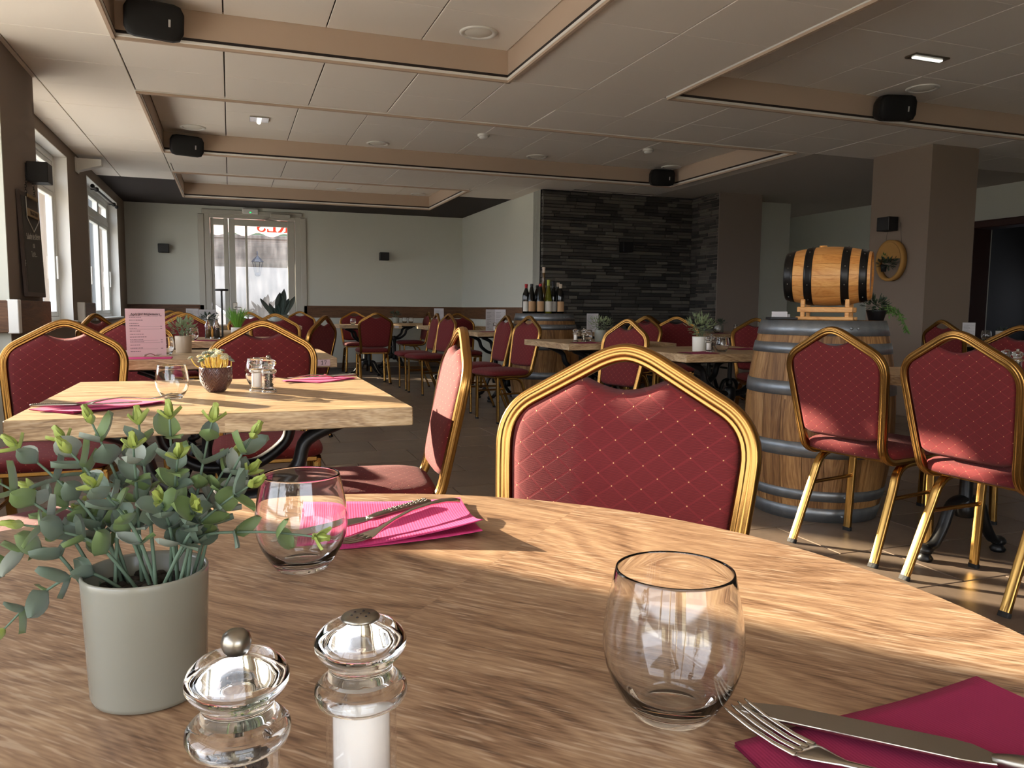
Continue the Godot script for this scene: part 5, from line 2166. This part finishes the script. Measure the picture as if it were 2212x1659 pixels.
func small_pot_plant(called: String, lab: String, at: Vector3, potm: Material, r: float, h: float, leafm: Material, spread: Vector3, n: int, ls: float, seed_: int, grass := false, group := "small potted table plants"):
	var t := thing(called, lab, "potted plant", at, 0, group)
	var a := MB.new()
	a.lathe([Vector2(0, 0), Vector2(r * 0.9, 0), Vector2(r * 0.93, 0.003), Vector2(r, h - 0.003), Vector2(r * 0.97, h), Vector2(r * 0.9, h - 0.004), Vector2(0, h - 0.01)], 28)
	part("pot", a.done(), potm, t)
	if grass:
		a = MB.new()
		var q := RandomNumberGenerator.new()
		q.seed = seed_
		for i in n:
			var an := q.randf() * TAU
			var d := Vector3(cos(an), 0, sin(an))
			var b := d * r * 0.6 * q.randf() + Vector3(0, h - 0.008, 0)
			var tilt := q.randf_range(0.05, 0.55)
			a.xf = Transform3D(leaf_basis((Vector3.UP + d * tilt).normalized(), -d + Vector3(0, 0.2, 0)), b)
			a.leaf(spread.y * q.randf_range(0.8, 1.2), ls, 0.2, -0.15)
		part("blades", a.done(), leafm, t).set_meta("kind", "stuff")
	else:
		a = MB.new()
		for i in 7:
			var an := TAU * i / 7.0
			a.tube(pv([[cos(an) * r * 0.3, h - 0.01, sin(an) * r * 0.3], [cos(an) * r * 0.8, h + spread.y * 0.9, sin(an) * r * 0.8]]), 0.0012, 5)
		part("stems", a.done(), M.stem_sage, t)
		bushy(t, "foliage", Vector3(0, h + spread.y, 0), spread, n, ls, leafm, seed_, 0.6)
	return t

func build_square_table_things():
	tumbler("stemless glass at the left on the sunny square table", -0.147, -2.20)
	tumbler("stemless glass behind the salt and pepper mills on the sunny square table", 0.078, -2.425)
	mill(false, "sunlit salt mill on the sunny square table", 0.066, -2.325)
	mill(true, "sunlit pepper mill on the sunny square table, right of its salt mill", 0.097, -2.288)
	# succulent in a chevron pot
	var t := thing("succulent", "yellow stemmed succulent in a brown chevron patterned pot on the sunny table", "potted plant", Vector3(-0.043, 0.7502, -2.345))
	var a := MB.new()
	a.uvs = Vector2.ONE
	var pr := []
	for q in [[0, 0.0], [0.020, 0.0], [0.024, 0.002], [0.034, 0.014], [0.0425, 0.03], [0.0445, 0.045], [0.0445, 0.068], [0.0435, 0.071], [0.041, 0.070], [0.0405, 0.062], [0, 0.060]]:
		pr.append(Vector2(q[0], q[1]))
	a.lathe(pr, 56)
	part("pot", a.done(), M.pot_brown, t)
	var q := RandomNumberGenerator.new()
	q.seed = 5
	var petals := MB.new()
	for lay in [[7, 0.95, 0.008], [6, 0.6, 0.0065], [5, 0.25, 0.005]]:
		for i in lay[0]:
			var an: float = TAU * i / lay[0] + lay[1]
			var d := Vector3(cos(an), 0, sin(an))
			var ld: Vector3 = (d * lay[1] + Vector3.UP * (1.1 - lay[1])).normalized()
			petals.xf = Transform3D(leaf_basis(ld, Vector3.UP - d * 0.5), NO_V)
			petals.ellip(Vector3(0, 0, lay[2] * 0.62), Vector3(0.0026, 0.0012, lay[2] * 0.62), 6, 5)
	var rosette := petals.done()
	for i in 26:
		var an := TAU * i * 0.382
		var rad := sqrt((i + 0.5) / 26.0)
		var d := Vector3(cos(an), 0, sin(an))
		var b := d * 0.026 * rad + Vector3(0, 0.061, 0)
		var top := d * (0.046 * rad) + Vector3(0, 0.112 - 0.022 * rad * rad + q.randf_range(-0.007, 0.007), 0)
		if i in [20, 23, 25]:
			top = d * 0.068 + Vector3(0, 0.092 + q.randf() * 0.01, 0)
		var st := MB.new()
		st.tube(smooth_path([b, b.lerp(top, 0.5) + d * 0.008 * rad - Vector3(0, 0.004, 0), top], 4), 0.0016, 6)
		part("stem", st.done(), M.stem_yellow, t)
		var ro := part("rosette", rosette, [M.leaf_cream, M.leaf_grey, M.leaf_olive, M.leaf_cream][i % 4], t, top)
		ro.transform = Transform3D(leaf_basis(d.rotated(Vector3.UP, 1.3) , (Vector3.UP + d * 0.5 * rad).normalized()).scaled(Vector3.ONE * q.randf_range(0.9, 1.3)), top)
	napkin("bright pink napkin at the left edge of the sunny square table", [[-0.30, -2.20], [-0.145, -2.085], [-0.33, -1.925], [-0.44, -2.04]], M.napkin_pink, [0.004, 0.006, 0.006, 0.0])
	var k := knife("steel knife lying on the sunny table's left napkin", Vector3(-0.30, 0.7535, -2.07), 0.0)
	k.rotation.y = atan2(1.0, -0.16)
	k.position = Vector3(-0.318, 0.7548, -2.035)
	var f := fork("steel fork tilted on the sunny table's left napkin", Vector3(-0.235, 0.755, -2.075), 0.0)
	f.rotation = Vector3(-0.10, atan2(1.0, -0.30), 0)
	napkin("bright pink napkin at the far right of the sunny square table", [[0.15, -2.60], [0.30, -2.735], [0.40, -2.66], [0.255, -2.525]], M.napkin_pink, [0.003, 0.008, 0.004, 0.0])
	k = knife("steel knife lying on the sunny table's right napkin", Vector3(0.29, 0.7535, -2.64), 0.0)
	k.rotation.y = atan2(-1.0, 0.1)
	k.position = Vector3(0.285, 0.7548, -2.66)
	f = fork("steel fork tilted on the sunny table's right napkin", Vector3(0.22, 0.755, -2.60), 0.0)
	f.rotation = Vector3(-0.06, atan2(-1.0, 0.2), 0)

func menu_card(lab: String, at: Vector3, turn: float, w: float, h: float, m: Material, title := "", group := "table menus", fold := 0.0) -> Node3D:
	var t := thing("menu_card", lab, "menu", at, turn, group)
	var back: Material = M.paper_pink if m == M.menu_pink else M.paper
	for s in ([0] if fold == 0.0 else [-1, 1]):
		var p := Node3D.new()
		var wd := w if s == 0 else w / 2
		var a := MB.new()
		a.box(Vector3((0.0 if s == 0 else s * wd / 2), h / 2, -0.0006), Vector3(wd, h, 0.0012))
		var pg := part("page", a.done(), back, t, NO_V, Vector3(-0.05 if s == 0 else 0.0, -s * fold, 0))
		a = MB.new()
		var x0 := -wd / 2 if s == 0 else (0.0 if s > 0 else -wd)
		a.put(pv([[x0, 0, 0.0003], [x0 + wd, 0, 0.0003], [x0 + wd, h, 0.0003], [x0, h, 0.0003]]), PackedVector2Array([Vector2(0, 1), Vector2(1, 1), Vector2(1, 0), Vector2(0, 0)]), PackedInt32Array([0, 2, 1, 0, 3, 2]), false, true)
		part("print", a.done(), m, pg)
		if title and s <= 0:
			part("title", text_mesh(title, w * 0.078, 0.0005, "Droid Serif", true), M.ink, pg, Vector3(0, h * 0.885, 0.0009))
		p.free()
	return t

func table_lamp(lab: String, at: Vector3):
	var t := thing("table_lamp", lab, "lamp", at)
	var a := MB.new()
	a.lathe([Vector2(0, 0), Vector2(0.05, 0), Vector2(0.052, 0.004), Vector2(0.05, 0.012), Vector2(0.012, 0.016), Vector2(0, 0.016)], 28)
	part("base", a.done(), M.black_plastic, t)
	a = MB.new()
	a.tube(pv([[0, 0.014, 0], [0, 0.36, 0]]), 0.007, 12)
	part("pole", a.done(), M.black_plastic, t)
	a = MB.new()
	a.lathe([Vector2(0, 0.356), Vector2(0.046, 0.356), Vector2(0.049, 0.360), Vector2(0.049, 0.366), Vector2(0.046, 0.37), Vector2(0, 0.372)], 28)
	part("shade", a.done(), M.black_plastic, t)

func far_napkin(lab: String, x: float, z: float):
	var t := napkin(lab, [[x - 0.09, z - 0.08], [x + 0.09, z - 0.08], [x + 0.09, z + 0.08], [x - 0.09, z + 0.08]], M.napkin_plum, [0.0, 0.003, 0.002, 0.0])
	return t

func build_far_table_things():
	# table 17
	menu_card("tall pink menu headed Apéritif Régionaux standing on table 17", Vector3(-0.375, 0.7545, -4.04), 0.28, 0.172, 0.222, M.menu_pink, "Apéritif Régionaux")
	tumbler("stemless glass on table 17 in front of the small grey green plant", -0.305, -4.19)
	small_pot_plant("potted_plant", "small grey green plant in a taupe pot on table 17", Vector3(-0.232, 0.7502, -4.36), M.pot_taupe, 0.041, 0.088, M.leaf_olive, Vector3(0.065, 0.045, 0.055), 170, 0.022, 41)
	napkin("plum napkin lying at the front edge of table 17", [[-0.45, -4.0], [-0.26, -4.0], [-0.26, -3.85], [-0.45, -3.85]], M.napkin_pink, [0, 0, 0, 0])
	fork("steel fork standing out in front of the pink menu on table 17", Vector3(-0.345, 0.7545, -3.95), 2.9)
	tumbler("stemless glass on table 17's left end, seen behind the left chair", -0.58, -4.12)
	# lamp table
	table_lamp("slim black table lamp with a flat disc top near the glass door", Vector3(-0.06, 0.7502, -6.28))
	tumbler("stemless glass on the lamp table, just right of table 17's plant", -0.255, -5.93)
	napkin("plum napkin beside the lone glass on the lamp table", [[-0.24, -5.95], [-0.06, -5.95], [-0.06, -5.8], [-0.24, -5.8]], M.napkin_plum, [0, 0, 0, 0])
	for i in 2:
		var t := thing("oil_bottle", ["clear oil cruet left of the slim black lamp", "clear vinegar cruet with dark contents beside the slim black lamp"][i], "cruet", Vector3(-0.16 + 0.06 * i, 0.7502, -6.22 + 0.02 * i))
		var a := MB.new()
		var pr := []
		for q in [[0, 0.002], [0.020, 0], [0.022, 0.003], [0.022, 0.10], [0.016, 0.115], [0.010, 0.125], [0.010, 0.145], [0.0085, 0.145], [0.0085, 0.126], [0.0145, 0.113], [0.020, 0.099], [0.020, 0.006], [0, 0.006]]:
			pr.append(Vector2(q[0], q[1]))
		a.lathe(pr, 24)
		part("glass_body", a.done(), M.clear_glass, t)
		a = MB.new()
		a.lathe([Vector2(0, 0.0065), Vector2(0.0195, 0.0065), Vector2(0.0195, 0.07 + 0.01 * i), Vector2(0, 0.07 + 0.01 * i)], 20)
		part("contents", a.done(), M.pepper if i == 1 else M.bottle_amber, t)
		a = MB.new()
		a.tube(smooth_path([Vector3(0, 0.14, 0), Vector3(0, 0.16, 0), Vector3(0.008, 0.172, 0), Vector3(0.018, 0.178, 0)], 3), 0.005, 8)
		part("spout", a.done(), M.white_plastic, t)
	small_pot_plant("grass_pot", "bright green grass tuft in a pot, right of the slim black lamp", Vector3(0.045, 0.7502, -6.22), M.pot_white, 0.045, 0.085, M.leaf_grass, Vector3(0.1, 0.14, 0.1), 150, 0.007, 43, true)
	# far left table by the glass door
	menu_card("small white card near the glass door, left of two", Vector3(-0.45, 0.7502, -10.62), 0.15, 0.15, 0.21, M.menu_white)
	menu_card("small white card near the glass door, right of two", Vector3(-0.27, 0.7502, -10.55), 0.1, 0.2, 0.2, M.menu_white)
	small_pot_plant("small_succulent", "tiny dark plant in front of the two white cards near the door", Vector3(-0.26, 0.7502, -10.42), M.pot_grey, 0.05, 0.07, M.leaf_dark, Vector3(0.09, 0.035, 0.08), 60, 0.05, 44)
	var t := thing("snake_plant", "dark pointed snake plant in front of the glass door", "potted plant", Vector3(0.60, 0.7502, -10.8))
	var a := MB.new()
	a.lathe([Vector2(0, 0), Vector2(0.1, 0), Vector2(0.13, 0.14), Vector2(0.12, 0.14), Vector2(0, 0.12)], 28)
	part("pot", a.done(), M.pot_grey, t)
	for q in [[-0.23, 0.30, 0.05], [-0.12, 0.22, 0.04], [-0.02, 0.20, 0.04], [0.02, 0.40, 0.085], [0.075, 0.46, 0.07], [0.13, 0.30, 0.06], [0.21, 0.34, 0.06], [0.05, 0.3, 0.06], [-0.06, 0.14, 0.05]]:
		a = MB.new()
		var rows := []
		for i in 8:
			var f := i / 7.0
			var w: float = q[2] * 0.55 * (0.75 + 0.6 * sin(f * 2.2)) * (1.0 - pow(f, 5.0)) + 0.001
			var x: float = q[0] * (0.3 + 0.7 * f)
			rows.append(pv([[x - w, 0.12 + f * q[1] * 0.78, 0.01 * f], [x, 0.12 + f * q[1] * 0.78, -0.012], [x + w, 0.12 + f * q[1] * 0.78, 0.012]]))
		a.grid(rows, false, true, [], true)
		part("leaf", a.done(), M.leaf_snake, t)
	# far middle tables
	tumbler("stemless glass on the far table left of the chair turned away", 1.62, -11.12)
	mill(false, "salt mill on the farthest table against the white wall", 2.32, -12.45)
	small_pot_plant("potted_plant", "small dark plant in a grey pot on the farthest table against the wall", Vector3(2.5, 0.7502, -12.5), M.pot_grey, 0.06, 0.09, M.leaf_dark, Vector3(0.09, 0.05, 0.08), 60, 0.04, 45)
	tumbler("stemless glass on the farthest table, left of its pair", 2.63, -12.42)
	tumbler("stemless glass on the farthest table, right of its pair", 2.74, -12.45)
	# open menu table
	menu_card("open white menu standing on the table left of the wine barrel", Vector3(2.72, 0.7502, -8.12), 0.0, 0.235, 0.235, M.menu_white, "", "table menus", 0.25)
	mill(false, "salt mill in front of the open white menu", 2.62, -7.82)
	mill(true, "pepper mill in front of the open white menu", 2.69, -7.83)
	tumbler("stemless glass in front of the open menu, nearer the wine barrel", 2.80, -7.85)
	tumbler("stemless glass at the right edge of the open menu", 2.88, -8.05)
	far_napkin("plum napkin on the table with the open white menu", 2.55, -7.80)
	menu_card("folded white card with a dark picture, left of the open menu", Vector3(2.66, 0.7502, -10.32), 0.05, 0.135, 0.24, M.menu_white)
	# table before the wine barrel
	mill(false, "salt mill on the table before the wine barrel", 2.43, -5.35)
	mill(true, "pepper mill on the table before the wine barrel", 2.49, -5.33)
	tumbler("stemless glass left of the pale flower pot before the wine barrel", 2.56, -5.42)
	small_pot_plant("potted_flowers", "pale flowering sprigs in a grey pot on the table before the wine barrel", Vector3(2.66, 0.7502, -5.40), M.pot_grey, 0.045, 0.088, M.leaf_olive, Vector3(0.105, 0.05, 0.07), 190, 0.02, 46)
	tumbler("stemless glass right of the pale flower pot before the wine barrel", 2.77, -5.38)
	far_napkin("plum napkin at the front left of the table before the wine barrel", 2.42, -5.15)
	far_napkin("plum napkin at the front right of the table before the wine barrel", 2.78, -5.14)
	# table between the foreground chair and the big barrel
	small_pot_plant("potted_plant", "green sprigs in a white pot beside the salt mill, left of the large barrel", Vector3(2.62, 0.7502, -3.99), M.pot_white, 0.043, 0.088, M.leaf_olive, Vector3(0.09, 0.065, 0.06), 200, 0.024, 47)
	mill(false, "salt mill right of the white pot, left of the large barrel", 2.625, -3.90)
	mill(true, "pepper mill hidden behind the salt mill, left of the large barrel", 2.69, -3.97)
	tumbler("stemless glass right of the white pot, left of the large barrel", 2.715, -3.90)
	far_napkin("plum napkin in front of the white pot, left of the large barrel", 2.50, -3.82)
	far_napkin("plum napkin behind the glass, left of the large barrel", 3.05, -4.15)
	# distant right tables
	tumbler("far stemless glass left of the small green pot by the dark column", 5.0, -7.28)
	small_pot_plant("potted_plant", "small dark plant in a green grey pot by the dark column", Vector3(5.12, 0.7502, -7.42), M.pot_sage, 0.05, 0.08, M.leaf_dark, Vector3(0.07, 0.035, 0.06), 60, 0.03, 48)
	tumbler("far stemless glass right of the small green pot by the dark column", 5.26, -7.28)
	mill(false, "far salt mill beside the glass by the dark column", 5.30, -7.36)
	far_napkin("far plum napkin by the dark column", 4.95, -7.18)
	menu_card("small pale card standing behind the chairs in front of the stone wall", Vector3(3.77, 0.7502, -7.85), -0.35, 0.13, 0.2, M.menu_white)
	menu_card("small white card in front of the right taupe column", Vector3(6.0, 0.7502, -5.02), -0.6, 0.1, 0.16, M.menu_white)
	tumbler("far stemless glass left of the white pot before the doorway", 6.33, -5.12)
	small_pot_plant("potted_plant", "short plant in a white pot before the dark doorway", Vector3(6.52, 0.7502, -5.12), M.pot_white, 0.05, 0.085, M.leaf_dark, Vector3(0.04, 0.012, 0.04), 30, 0.02, 49)
	# right table
	mill(false, "salt mill on the right table beside the far right chair", 2.925, -2.27)
	mill(true, "pepper mill on the right table beside the far right chair", 2.875, -2.185)
	far_napkin("plum napkin on the right table behind the mills", 3.0, -2.5)
